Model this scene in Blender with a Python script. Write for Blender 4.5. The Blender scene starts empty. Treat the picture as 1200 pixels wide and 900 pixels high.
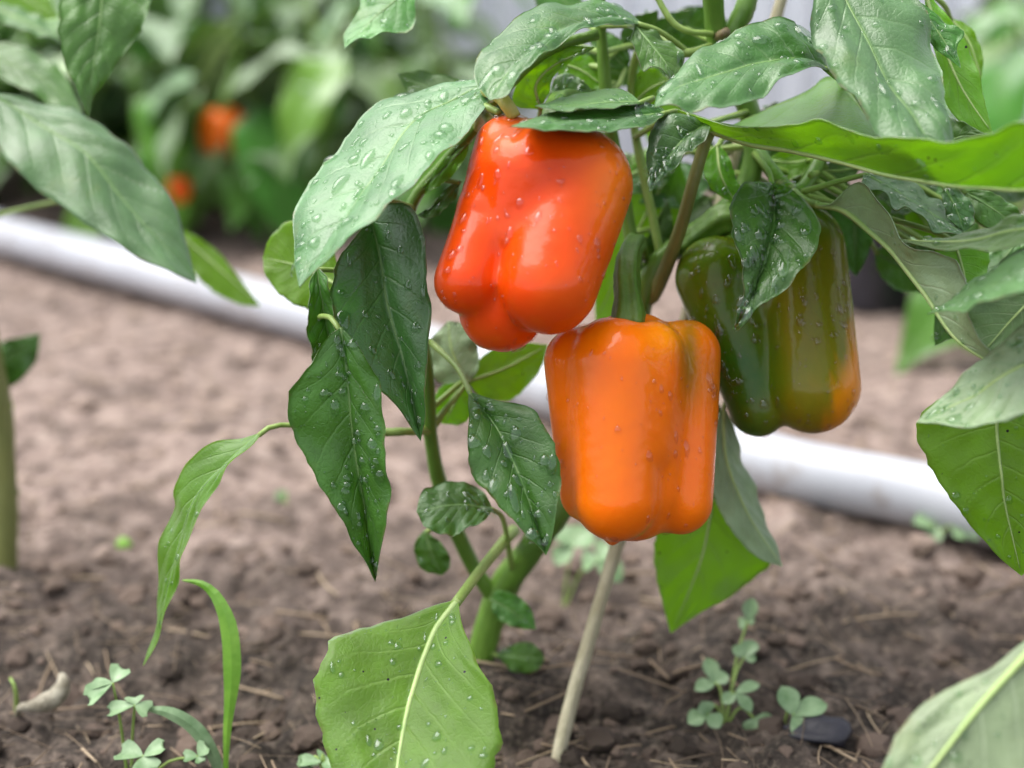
import bpy, bmesh, math, random
import numpy as np
from mathutils import Vector, Matrix

# ------------------------------------------------------------------ camera, sky, sun, exposure
SC = bpy.context.scene
COL = SC.collection
RNG = np.random.default_rng(11)
random.seed(5)
CAM_H, PITCH, FPX = 0.40, math.radians(20.0), 1648.0
cam_d = bpy.data.cameras.new('camera')
cam = bpy.data.objects.new('camera', cam_d); COL.objects.link(cam)
cam.location = (0, 0, CAM_H)
cam.rotation_euler = (math.pi / 2 - PITCH, 0, 0)
cam_d.sensor_width = 36.0
cam_d.lens = FPX * 36.0 / 1200.0
cam_d.clip_start = 0.02; cam_d.clip_end = 500
cam_d.dof.use_dof = True
cam_d.dof.focus_distance = 0.60
cam_d.dof.aperture_fstop = 3.5
cam_d.dof.aperture_blades = 0
SC.camera = cam

SUN_EL, SUN_AZ = math.radians(66), math.radians(-75)     # azimuth measured from +Y (away from camera) towards +X
world = bpy.data.worlds.new('World'); SC.world = world; world.use_nodes = True
wn, wl = world.node_tree.nodes, world.node_tree.links
sky = wn.new('ShaderNodeTexSky'); sky.sky_type = 'NISHITA'; sky.sun_disc = False
sky.sun_elevation = SUN_EL; sky.sun_rotation = SUN_AZ
sky.air_density = 1.0; sky.dust_density = 2.5; sky.ozone_density = 1.0
hs = wn.new('ShaderNodeHueSaturation'); hs.inputs['Saturation'].default_value = 0.30
wl.new(sky.outputs[0], hs.inputs['Color'])
wl.new(hs.outputs[0], wn['Background'].inputs['Color'])
wn['Background'].inputs['Strength'].default_value = 0.115

sd = bpy.data.lights.new('sun', 'SUN'); sd.energy = 1.7; sd.angle = math.radians(60); sd.color = (1.0, 0.97, 0.92)
sun = bpy.data.objects.new('sun', sd); COL.objects.link(sun)
dirv = Vector((math.sin(SUN_AZ) * math.cos(SUN_EL), math.cos(SUN_AZ) * math.cos(SUN_EL), math.sin(SUN_EL)))
sun.rotation_euler = dirv.to_track_quat('Z', 'Y').to_euler()
sun.location = dirv * 5

SC.view_settings.view_transform = 'Standard'; SC.view_settings.look = 'None'
SC.view_settings.gamma = 1.0; SC.view_settings.use_curve_mapping = False
SC.view_settings.exposure = 1.38
SC.render.engine = 'CYCLES'
SC.cycles.use_denoising = True
SC.cycles.max_bounces = 10; SC.cycles.diffuse_bounces = 4; SC.cycles.glossy_bounces = 4
SC.cycles.transmission_bounces = 8; SC.cycles.transparent_max_bounces = 24
SC.cycles.caustics_reflective = False; SC.cycles.caustics_refractive = True
SC.cycles.sample_clamp_indirect = 6.0

# ------------------------------------------------------------------ pixel -> place helpers
CAMP = np.array([0.0, 0.0, CAM_H])
CR = np.array([[1, 0, 0],
               [0, math.sin(PITCH), math.cos(PITCH)],
               [0, math.cos(PITCH), -math.sin(PITCH)]])       # columns: right, up, forward

def P(p):
    """(x px, y px, depth cm along the view axis) -> world metres."""
    x, y, d = p
    d = d * 0.01
    c = np.array([(x - 600.0) / FPX * d, -(y - 450.0) / FPX * d, d])
    return CAMP + CR @ c

def PA(a):
    a = np.asarray(a, float); d = a[:, 2] * 0.01
    c = np.stack([(a[:, 0] - 600) / FPX * d, -(a[:, 1] - 450) / FPX * d, d], 1)
    return CAMP + c @ CR.T

def G(x, y, z=0.0):
    """where the ray through a pixel meets the level z."""
    c = CR @ np.array([(x - 600) / FPX, -(y - 450) / FPX, 1.0])
    t = (z - CAM_H) / c[2]
    return CAMP + c * t

def lattice(ix, iy, seed):
    h = np.sin(ix * 127.1 + iy * 311.7 + seed * 74.7) * 43758.5453
    return h - np.floor(h)

def vnoise(x, y, seed=0):
    ix, iy = np.floor(x), np.floor(y); fx, fy = x - ix, y - iy
    fx = fx * fx * (3 - 2 * fx); fy = fy * fy * (3 - 2 * fy)
    a = lattice(ix, iy, seed); b = lattice(ix + 1, iy, seed); c = lattice(ix, iy + 1, seed); d = lattice(ix + 1, iy + 1, seed)
    return (a * (1 - fx) + b * fx) * (1 - fy) + (c * (1 - fx) + d * fx) * fy - 0.5

MOUNDS = [(*P((546, 835, 73.5))[:2], 0.014, 0.035), (*P((652, 897, 67.8))[:2], -0.006, 0.03), (*G(2, 692)[:2], 0.012, 0.03)]
def ground_h(x, y):
    x = np.asarray(x, float); y = np.asarray(y, float)
    near = 0.35 + 0.65 / (1.0 + (np.maximum(0, y - 0.72) / 0.16) ** 2)
    h = 0.020 * vnoise(x * 5, y * 5, 1) + 0.014 * vnoise(x * 14, y * 14, 2)
    h += near * (0.017 * vnoise(x * 38, y * 38, 3) + 0.012 * np.abs(vnoise(x * 90, y * 90, 4)) + 0.004 * vnoise(x * 190, y * 190, 5))
    for (mx, my, mh, mr) in MOUNDS:
        h = h + mh * np.exp(-((x - mx) ** 2 + (y - my) ** 2) / mr ** 2)
    return h - 0.004

def spline(pts, n):
    """Catmull-Rom through pts, resampled to n points by length."""
    p = np.asarray(pts, float)
    if len(p) == 2:
        t = np.linspace(0, 1, n)[:, None]
        return p[0] * (1 - t) + p[1] * t
    q = np.vstack([2 * p[0] - p[1], p, 2 * p[-1] - p[-2]])
    out = []
    for i in range(1, len(q) - 2):
        p0, p1, p2, p3 = q[i - 1], q[i], q[i + 1], q[i + 2]
        t = np.linspace(0, 1, 12, endpoint=False)[:, None]
        out.append(0.5 * (2 * p1 + (p2 - p0) * t + (2 * p0 - 5 * p1 + 4 * p2 - p3) * t ** 2 + (3 * p1 - p0 - 3 * p2 + p3) * t ** 3))
    out = np.vstack(out + [p[-1:]])
    s = np.concatenate([[0], np.cumsum(np.linalg.norm(np.diff(out, axis=0), axis=1))])
    u = np.linspace(0, s[-1], n)
    return np.stack([np.interp(u, s, out[:, k]) for k in range(p.shape[1])], 1)

# ------------------------------------------------------------------ materials
MATS = {}
class NT:
    def __init__(s, name):
        s.m = bpy.data.materials.new(name); s.m.use_nodes = True
        s.t = s.m.node_tree; s.n = s.t.nodes; s.l = s.t.links; s.n.clear()
        s.out = s.n.new('ShaderNodeOutputMaterial')
    def new(s, kind, **kw):
        nd = s.n.new('ShaderNode' + kind)
        for k, v in kw.items():
            if k in nd.inputs: nd.inputs[k].default_value = v
            else: setattr(nd, k, v)
        return nd
    def link(s, a, b): s.l.new(a, b)
    def math(s, op, a, b=None, clamp=False):
        nd = s.n.new('ShaderNodeMath'); nd.operation = op; nd.use_clamp = clamp
        for i, v in enumerate((a, b)):
            if v is None: continue
            if isinstance(v, (int, float)): nd.inputs[i].default_value = v
            else: s.l.new(v, nd.inputs[i])
        return nd.outputs[0]
    def mix(s, f, a, b):
        nd = s.n.new('ShaderNodeMix'); nd.data_type = 'RGBA'
        for v, sock in ((f, nd.inputs[0]), (a, nd.inputs[6]), (b, nd.inputs[7])):
            if isinstance(v, (int, float)): sock.default_value = v
            elif isinstance(v, tuple): sock.default_value = (*v, 1) if len(v) == 3 else v
            else: s.l.new(v, sock)
        return nd.outputs[2]
    def ramp(s, f, stops):
        nd = s.n.new('ShaderNodeValToRGB'); el = nd.color_ramp.elements
        while len(el) < len(stops): el.new(0.5)
        for e, (p, c) in zip(el, stops):
            e.position = p; e.color = (*c, 1) if len(c) == 3 else c
        s.l.new(f, nd.inputs[0]); return nd.outputs[0]
    def noise(s, scale, detail=3, rough=0.5, coord=None):
        nd = s.n.new('ShaderNodeTexNoise'); nd.inputs['Scale'].default_value = scale
        nd.inputs['Detail'].default_value = detail; nd.inputs['Roughness'].default_value = rough
        if coord is not None: s.l.new(coord, nd.inputs['Vector'])
        return nd.outputs[0]
    def obj(s):
        return s.n.new('ShaderNodeTexCoord').outputs['Object']

def scale(c, k): return tuple(min(1.0, x * k) for x in c)

def leaf_material(name, col, trans_col, trans, rough, vein_col, vein=0.5, specks=0.0, ior=1.5):
    t = NT(name); co = t.obj()
    uvm = t.new('UVMap'); uvm.uv_map = 'UVMap'
    sep = t.new('SeparateXYZ'); t.link(uvm.outputs[0], sep.inputs[0])
    u, v = sep.outputs[0], sep.outputs[1]
    w = t.math('MULTIPLY', t.math('ABSOLUTE', t.math('SUBTRACT', v, 0.5)), 2.0)
    side = t.math('MULTIPLY', t.math('GREATER_THAN', v, 0.5), 0.45)
    n1 = t.noise(420, 2, 0.6, co)
    s = t.math('ADD', t.math('SUBTRACT', t.math('MULTIPLY', u, 7.5), t.math('MULTIPLY', w, 1.9)), side)
    s = t.math('ADD', s, t.math('MULTIPLY', n1, 0.10))
    fr = t.math('ABSOLUTE', t.math('SUBTRACT', t.math('FRACT', s), 0.5))
    line = t.math('SUBTRACT', 1.0, t.math('MULTIPLY', fr, 13.0), True)
    fade = t.math('SUBTRACT', 1.0, t.math('MULTIPLY', w, 0.95), True)
    line = t.math('MULTIPLY', line, fade)
    mid = t.math('SUBTRACT', 1.0, t.math('MULTIPLY', w, 22.0), True)
    # fine net of small veins
    vo = t.new('TexVoronoi'); vo.feature = 'DISTANCE_TO_EDGE'; vo.inputs['Scale'].default_value = 300
    t.link(co, vo.inputs['Vector'])
    net = t.math('SUBTRACT', 1.0, t.math('MULTIPLY', vo.outputs['Distance'], 9.0), True)
    net = t.math('MULTIPLY', net, 0.16)
    vm = t.math('MAXIMUM', t.math('MULTIPLY', line, vein), t.math('MAXIMUM', mid, t.math('MULTIPLY', net, vein)))
    blot = t.noise(55, 4, 0.6, co)
    oi = t.new('ObjectInfo')
    base = t.ramp(blot, [(0.25, scale(col, 0.72)), (0.75, scale(col, 1.3))])
    hsv = t.new('HueSaturation'); t.link(base, hsv.inputs['Color'])
    t.link(t.math('ADD', 0.485, t.math('MULTIPLY', oi.outputs['Random'], 0.03)), hsv.inputs['Hue'])
    t.link(t.math('ADD', 0.8, t.math('MULTIPLY', oi.outputs['Random'], 0.4)), hsv.inputs['Value'])
    base = t.mix(vm, hsv.outputs[0], vein_col)
    tcol = t.mix(t.math('MULTIPLY', vm, 0.55), trans_col, scale(trans_col, 0.55))
    age = t.math('MULTIPLY', t.math('SUBTRACT', t.noise(33, 4, 0.65, co), 0.60, True), 5.0, True)
    edge_b = t.math('MULTIPLY', t.math('MULTIPLY', t.math('SUBTRACT', w, 0.93, True), 14.0, True), t.math('GREATER_THAN', t.noise(120, 2, 0.6, co), 0.55))
    base = t.mix(t.math('MULTIPLY', age, 0.28), base, (0.24, 0.24, 0.05)); base = t.mix(t.math('MULTIPLY', edge_b, 0.55), base, (0.20, 0.15, 0.06))
    if specks > 0:
        sp = t.new('TexVoronoi'); sp.inputs['Scale'].default_value = 150; sp.inputs['Randomness'].default_value = 1
        t.link(co, sp.inputs['Vector'])
        pick = t.math('GREATER_THAN', t.noise(70, 1, 0.5, co), 0.56)
        dot = t.math('MULTIPLY', t.math('LESS_THAN', sp.outputs['Distance'], specks), pick)
        base = t.mix(dot, base, (0.012, 0.010, 0.008)); tcol = t.mix(dot, tcol, (0.02, 0.015, 0.01))
    bump = t.new('Bump', Strength=0.6, Distance=0.0007)
    hgt = t.math('SUBTRACT', t.math('MULTIPLY', t.noise(600, 3, 0.6, co), 0.6), t.math('MULTIPLY', t.math('MAXIMUM', line, net), 0.8))
    t.link(hgt, bump.inputs['Height'])
    dif = t.new('BsdfDiffuse'); t.link(base, dif.inputs['Color']); t.link(bump.outputs[0], dif.inputs['Normal'])
    tr = t.new('BsdfTranslucent'); t.link(tcol, tr.inputs['Color']); t.link(bump.outputs[0], tr.inputs['Normal'])
    mx = t.new('MixShader'); mx.inputs[0].default_value = trans
    t.link(dif.outputs[0], mx.inputs[1]); t.link(tr.outputs[0], mx.inputs[2])
    gl = t.new('BsdfGlossy'); gl.inputs['Color'].default_value = (1, 1, 1, 1)
    rr = t.math('ADD', rough - 0.1, t.math('MULTIPLY', t.noise(90, 3, 0.6, co), 0.22), True)
    t.link(rr, gl.inputs['Roughness']); t.link(bump.outputs[0], gl.inputs['Normal'])
    fr2 = t.new('Fresnel', IOR=ior); t.link(bump.outputs[0], fr2.inputs['Normal'])
    m2 = t.new('MixShader'); t.link(t.math('MINIMUM', fr2.outputs[0], 0.21), m2.inputs[0])
    t.link(mx.outputs[0], m2.inputs[1]); t.link(gl.outputs[0], m2.inputs[2])
    t.link(m2.outputs[0], t.out.inputs[0])
    MATS[name] = t.m

TL = (0.36, 0.62, 0.03)
leaf_material('leaf_dark_top', (0.050, 0.148, 0.018), TL, 0.22, 0.38, (0.13, 0.25, 0.08), 0.30)
leaf_material('leaf_mid_top', (0.066, 0.205, 0.020), TL, 0.28, 0.38, (0.18, 0.34, 0.09), 0.35)
leaf_material('leaf_thin_top', (0.11, 0.28, 0.022), (0.62, 0.95, 0.045), 0.58, 0.42, (0.25, 0.42, 0.10), 0.35, ior=1.42)
leaf_material('leaf_pale_sheen_top', (0.086, 0.195, 0.062), TL, 0.18, 0.34, (0.22, 0.36, 0.14), 0.35, ior=1.56)  # paler base colour stands in for sky sheen, on top of the gloss
leaf_material('leaf_sheen_top', (0.056, 0.150, 0.027), TL, 0.2, 0.32, (0.19, 0.32, 0.11), 0.35, ior=1.54)  # weaker variant: a little sky sheen mixed into the base colour
leaf_material('leaf_back_top', (0.085, 0.24, 0.035), TL, 0.32, 0.6, (0.2, 0.34, 0.1), 0.3, ior=1.2)
leaf_material('leaf_back_bright', (0.17, 0.36, 0.045), TL, 0.36, 0.6, (0.2, 0.34, 0.1), 0.3, ior=1.2)
leaf_material('leaf_under', (0.13, 0.22, 0.075), TL, 0.25, 0.50, (0.30, 0.42, 0.18), 0.75, 0.10)
leaf_material('leaf_thin_under', (0.135, 0.31, 0.018), (0.62, 0.95, 0.045), 0.58, 0.50, (0.34, 0.52, 0.13), 0.6, 0.09, ior=1.38)
leaf_material('leaf_pale_under', (0.26, 0.36, 0.19), TL, 0.22, 0.45, (0.40, 0.50, 0.30), 0.7, 0.08)
SETS = {'back': ('leaf_back_top', 'leaf_under'), 'bright': ('leaf_back_bright', 'leaf_under'), 'sheen': ('leaf_sheen_top', 'leaf_under'), 'waxy': ('leaf_pale_sheen_top', 'leaf_under'), 'dark': ('leaf_dark_top', 'leaf_under'), 'mid': ('leaf_mid_top', 'leaf_under'),
        'thin': ('leaf_thin_top', 'leaf_thin_under'), 'pale': ('leaf_mid_top', 'leaf_pale_under')}

def principled(name, col=None, rough=0.5, node=None, spec=0.5, **kw):
    t = NT(name); b = t.new('BsdfPrincipled')
    b.inputs['Roughness'].default_value = rough
    b.inputs['Specular IOR Level'].default_value = spec
    if col: b.inputs['Base Color'].default_value = (*col, 1)
    for k, v in kw.items(): b.inputs[k.replace('_', ' ')].default_value = v
    if node: node(t, b)
    t.link(b.outputs[0], t.out.inputs[0]); MATS[name] = t.m

def stem_nodes(c1, c2, sc=60, rib=0.5):
    def f(t, b):
        co = t.obj(); mp = t.new('Mapping'); mp.inputs['Scale'].default_value = (1, 1, 0.25); t.link(co, mp.inputs[0])
        n = t.noise(sc, 4, 0.6, mp.outputs[0])
        t.link(t.ramp(n, [(0.3, c1), (0.7, c2)]), b.inputs['Base Color'])
        bp = t.new('Bump', Strength=rib, Distance=0.0008); t.link(t.noise(420, 3, 0.6, mp.outputs[0]), bp.inputs['Height'])
        t.link(bp.outputs[0], b.inputs['Normal'])
    return f
principled('stem_green', rough=0.42, node=stem_nodes((0.07, 0.16, 0.018), (0.16, 0.30, 0.04)))
principled('stem_pale', rough=0.42, node=stem_nodes((0.17, 0.28, 0.05), (0.30, 0.42, 0.11)))
principled('stem_olive', rough=0.45, node=stem_nodes((0.15, 0.17, 0.05), (0.26, 0.27, 0.08)))
principled('stem_yellow', rough=0.45, node=stem_nodes((0.36, 0.36, 0.06), (0.50, 0.46, 0.12)))
principled('stem_brown', rough=0.6, node=stem_nodes((0.14, 0.10, 0.05), (0.23, 0.20, 0.09)))
principled('stake_wood', rough=0.75, node=stem_nodes((0.36, 0.32, 0.20), (0.58, 0.53, 0.38), 120, 0.8))
principled('vein_pale', rough=0.42, node=stem_nodes((0.12, 0.24, 0.06), (0.20, 0.33, 0.10)))
principled('vein_light', rough=0.45, node=stem_nodes((0.30, 0.44, 0.14), (0.42, 0.54, 0.20)))

def drop_material(name, tint, refr):
    t = NT(name); lw = t.new('LayerWeight', Blend=0.5)
    f = t.math('ADD', 0.05, t.math('MULTIPLY', t.math('POWER', lw.outputs['Facing'], 4.0), 0.3), True)
    tr = t.new('BsdfTransparent'); tr.inputs['Color'].default_value = (*tint, 1)
    rf = t.new('BsdfRefraction', IOR=1.33, Roughness=0.0)
    gl = t.new('BsdfGlossy', Roughness=0.04); gl.inputs['Color'].default_value = (1, 1, 1, 1)
    a = t.new('MixShader'); a.inputs[0].default_value = refr
    t.link(tr.outputs[0], a.inputs[1]); t.link(rf.outputs[0], a.inputs[2])
    b = t.new('MixShader'); t.link(f, b.inputs[0]); t.link(a.outputs[0], b.inputs[1]); t.link(gl.outputs[0], b.inputs[2])
    t.link(b.outputs[0], t.out.inputs[0]); MATS[name] = t.m
drop_material('water', (0.80, 0.89, 0.78), 0.10)
drop_material('water_clear', (0.95, 0.90, 0.88), 0.06)

def pepper_nodes(t, b):
    at = t.new('VertexColor'); at.layer_name = 'pigment'; co = t.obj()
    n = t.noise(45, 4, 0.6, co)
    c = t.mix(t.math('MULTIPLY', t.math('SUBTRACT', n, 0.35, True), 0.25), at.outputs[0], scale((0.9, 0.35, 0.02), 0.6))
    sp = t.new('TexVoronoi'); sp.inputs['Scale'].default_value = 130; t.link(co, sp.inputs['Vector'])
    dot = t.math('MULTIPLY', t.math('LESS_THAN', sp.outputs['Distance'], 0.03), t.math('GREATER_THAN', t.noise(60, 1, 0.5, co), 0.64))
    c = t.mix(t.math('MULTIPLY', dot, 0.8), c, (0.03, 0.015, 0.008))
    t.link(c, b.inputs['Base Color'])
    t.link(t.math('ADD', 0.24, t.math('MULTIPLY', t.noise(80, 3, 0.6, co), 0.3)), b.inputs['Roughness'])
    bp = t.new('Bump', Strength=0.22, Distance=0.001); t.link(t.noise(150, 4, 0.6, co), bp.inputs['Height'])
    t.link(bp.outputs[0], b.inputs['Normal']); t.link(bp.outputs[0], b.inputs['Coat Normal'])
    b.inputs['Subsurface Weight'].default_value = 0.25
    b.inputs['Subsurface Radius'].default_value = (0.006, 0.002, 0.0008)
    b.inputs['Subsurface Scale'].default_value = 0.6
    b.inputs['Coat Weight'].default_value = 0.45; b.inputs['Coat Roughness'].default_value = 0.05
principled('pepper_skin', rough=0.25, node=pepper_nodes, spec=0.12)

def soil_nodes(t, b):
    co = t.obj()
    n1, n2, n3 = t.noise(7, 5, 0.6, co), t.noise(60, 5, 0.65, co), t.noise(260, 3, 0.6, co)
    sep = t.new('SeparateXYZ'); t.link(co, sep.inputs[0])
    # moist dark soil around the foot of the plants, drier pinkish soil out in the path
    dy = t.math('SUBTRACT', t.math('ADD', sep.outputs[1], t.math('MULTIPLY', t.math('SUBTRACT', n1, 0.5), 0.42)), 0.655)
    dry = t.math('MULTIPLY', dy, 4.5, True)
    a = t.ramp(n2, [(0.32, (0.012, 0.010, 0.008)), (0.52, (0.050, 0.039, 0.032)), (0.75, (0.17, 0.13, 0.105))])
    d = t.ramp(n2, [(0.32, (0.085, 0.062, 0.053)), (0.52, (0.255, 0.192, 0.165)), (0.72, (0.42, 0.335, 0.29))])
    c = t.mix(dry, a, d)
    pat = t.ramp(t.noise(17, 4, 0.65, co), [(0.36, (1, 1, 1)), (0.50, (0, 0, 0))])
    c = t.mix(t.math('MULTIPLY', pat, 0.5), c, a)
    c = t.mix(t.math('MULTIPLY', t.math('SUBTRACT', n3, 0.5, True), 1.2), c, (0.40, 0.32, 0.25))
    t.link(c, b.inputs['Base Color'])
    bp = t.new('Bump', Strength=0.7, Distance=0.004); t.link(t.math('ADD', t.math('MULTIPLY', n2, 0.7), t.math('MULTIPLY', n3, 0.5)), bp.inputs['Height'])
    t.link(bp.outputs[0], b.inputs['Normal'])
principled('soil', rough=0.9, node=soil_nodes, spec=0.25)

def ramp_nodes(sc, stops, bump=0.0, detail=4):
    def f(t, b):
        co = t.obj(); n = t.noise(sc, detail, 0.6, co)
        t.link(t.ramp(n, stops), b.inputs['Base Color'])
        if bump:
            bp = t.new('Bump', Strength=bump, Distance=0.002); t.link(t.noise(sc * 5, 3, 0.6, co), bp.inputs['Height']); t.link(bp.outputs[0], b.inputs['Normal'])
    return f
def random_nodes(stops):
    def f(t, b):
        at = t.new('VertexColor'); at.layer_name = 'tone'
        t.link(t.ramp(at.outputs[0], stops), b.inputs['Base Color'])
    return f
principled('straw', rough=0.7, node=random_nodes([(0.0, (0.07, 0.05, 0.035)), (0.5, (0.24, 0.17, 0.11)), (1.0, (0.46, 0.36, 0.24))]))
principled('clod', rough=0.95, spec=0.2, node=random_nodes([(0.0, (0.035, 0.027, 0.022)), (0.55, (0.17, 0.125, 0.10)), (1.0, (0.40, 0.31, 0.26))]))
def pipe_nodes(t, b):
    co = t.obj(); n = t.noise(9, 4, 0.6, co)
    c = t.ramp(n, [(0.3, (0.44, 0.455, 0.50)), (0.7, (0.52, 0.535, 0.58))])
    mud = t.math('MULTIPLY', t.math('SUBTRACT', t.noise(26, 6, 0.75, co), 0.54, True), 5.0, True)
    t.link(t.mix(mud, c, (0.24, 0.18, 0.14)), b.inputs['Base Color'])
principled('pipe_plastic', rough=0.4, node=pipe_nodes)
principled('sheet_white', rough=0.5, node=ramp_nodes(6, [(0.3, (0.76, 0.79, 0.87)), (0.7, (0.84, 0.87, 0.93))], 0.1))
principled('black_plastic', rough=0.45, node=ramp_nodes(30, [(0.3, (0.012, 0.012, 0.016)), (0.7, (0.035, 0.033, 0.045))], 0.3))
principled('weed_green', rough=0.45, node=ramp_nodes(120, [(0.3, (0.12, 0.22, 0.09)), (0.7, (0.28, 0.40, 0.22))]))
principled('grass_green', rough=0.42, node=ramp_nodes(90, [(0.3, (0.14, 0.34, 0.03)), (0.7, (0.25, 0.48, 0.06))]))
principled('dry_stalk', rough=0.7, node=ramp_nodes(150, [(0.35, (0.14, 0.12, 0.08)), (0.65, (0.38, 0.35, 0.27))], 0.4))
principled('post_grey', rough=0.6, node=ramp_nodes(30, [(0.3, (0.30, 0.30, 0.33)), (0.7, (0.4, 0.4, 0.43))]))

# ------------------------------------------------------------------ object helpers
def mesh_obj(name, verts, faces, mat, parent=None, smooth=True, mats=None, mat_idx=None, uvs=None, uv_loop=None):
    me = bpy.data.meshes.new(name)
    me.from_pydata(np.asarray(verts).tolist() if not isinstance(verts, list) else verts, [], faces)
    for m in (mats or [mat]): me.materials.append(MATS[m])
    if smooth: me.polygons.foreach_set('use_smooth', [True] * len(me.polygons))
    if mat_idx is not None: me.polygons.foreach_set('material_index', mat_idx)
    if uvs is not None:
        lay = me.uv_layers.new(name='UVMap')
        li = np.empty(len(me.loops), dtype=np.int32); me.loops.foreach_get('vertex_index', li)
        lay.data.foreach_set('uv', np.asarray(uvs)[li].ravel())
    me.update()
    o = bpy.data.objects.new(name, me); COL.objects.link(o)
    if parent is not None:
        o.parent = parent
        o.matrix_parent_inverse = Matrix.Translation(-Vector(parent.location)) if parent.location.length else Matrix.Identity(4)
    return o

def root(name, loc, label, cat, group=None):
    o = bpy.data.objects.new(name, None); COL.objects.link(o); o.location = loc
    o.empty_display_size = 0.02
    tag(o, label, cat, group); return o

def tag(o, label=None, cat=None, group=None, kind=None):
    if label: o['label'] = label
    if cat: o['category'] = cat
    if group: o['group'] = group
    if kind: o['kind'] = kind
    return o

def add_attr(o, name, cols):
    a = o.data.color_attributes.new(name, 'FLOAT_COLOR', 'POINT')
    c = np.ones((len(o.data.vertices), 4), np.float32); c[:, :3] = cols
    a.data.foreach_set('color', c.ravel())

def tube_geo(pts, radii, sides=10, ridge=0.0, nridge=5, caps=True, voff=0, rough=0.0):
    p = np.asarray(pts, float); n = len(p)
    r = np.interp(np.linspace(0, 1, n), np.linspace(0, 1, len(radii)), radii)
    tan = np.gradient(p, axis=0); tan /= np.linalg.norm(tan, axis=1)[:, None] + 1e-12
    ref = np.array([0.31, 0.2, 0.93]) if abs(tan[0] @ np.array([0.31, 0.2, 0.93])) < 0.9 else np.array([1.0, 0, 0])
    v = []
    nrm = ref - tan[0] * (ref @ tan[0]); nrm /= np.linalg.norm(nrm)
    ang = np.linspace(0, 2 * np.pi, sides, endpoint=False)
    for i in range(n):
        nrm = nrm - tan[i] * (nrm @ tan[i]); nrm /= np.linalg.norm(nrm) + 1e-12
        bn = np.cross(tan[i], nrm)
        rr = r[i] * (1 + ridge * np.cos(ang * nridge))
        if rough: rr = rr * (1 + rough * (vnoise(np.full(sides, i * 0.9), np.arange(sides) * 0.8, 3) + 1.2 * vnoise(np.full(sides, i * 0.17), np.zeros(sides), 6)))
        v.append(p[i] + rr[:, None] * (np.cos(ang)[:, None] * nrm + np.sin(ang)[:, None] * bn))
    v = np.vstack(v); f = []
    for i in range(n - 1):
        for k in range(sides):
            a = i * sides + k; b = i * sides + (k + 1) % sides
            f.append((voff + a, voff + b, voff + b + sides, voff + a + sides))
    if caps:
        f.append(tuple(voff + k for k in reversed(range(sides)))); f.append(tuple(voff + (n - 1) * sides + k for k in range(sides)))
    return v, f

def tube(name, pts, radii, mat, parent=None, sides=10, n=24, ridge=0.0, world_pts=True):
    p = spline(pts, n)
    v, f = tube_geo(p, radii, sides, ridge, rough=0.16)
    return mesh_obj(name, v, f, mat, parent)

# ------------------------------------------------------------------ water drops
def dome(k=9, m=4):
    v = [(0, 0, 1.0)]; f = []
    for j in range(1, m + 1):
        a = math.pi / 2 * (1 - j / m)
        for i in range(k):
            t = 2 * math.pi * i / k
            v.append((math.cos(a) * math.cos(t), math.cos(a) * math.sin(t), math.sin(a)))
    for i in range(k): f.append((0, 1 + i, 1 + (i + 1) % k))
    for j in range(m - 1):
        for i in range(k):
            a = 1 + j * k + i; b = 1 + j * k + (i + 1) % k
            f.append((a, a + k, b + k, b))
    return np.array(v), f
DV, DF = dome()

def drops_mesh(pos, nrm, size, down, parent, name='water_drops', flat=0.6, mat='water'):
    V, F = [], []; off = 0
    for p, n, s, d in zip(pos, nrm, size, down):
        d = d - n * (d @ n); L = np.linalg.norm(d)
        d = d / L if L > 1e-6 else np.cross(n, [1, 0.3, 0]); d /= np.linalg.norm(d)
        e = np.cross(n, d)
        el = 1.0 + RNG.random() ** 3 * 1.6; sx = 0.8 + 0.4 * RNG.random()
        q = DV.copy()
        wob = 1 + 0.13 * np.sin(np.arctan2(q[:, 1], q[:, 0]) * RNG.integers(2, 4) + RNG.random() * 6)
        q[:, :2] *= wob[:, None]
        h = flat * (0.8 + 0.5 * RNG.random())
        shear = 0.18 * q[:, 2]
        w = p + s * ((q[:, 0] * el + shear)[:, None] * d + (q[:, 1] * sx)[:, None] * e + (q[:, 2] * h)[:, None] * n) - n * s * 0.05
        V.append(w); F += [tuple(off + i for i in f) for f in DF]; off += len(w)
    if not V: return None
    o = mesh_obj(name, np.vstack(V), F, mat, parent)
    o['kind'] = 'stuff'; return o

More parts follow.
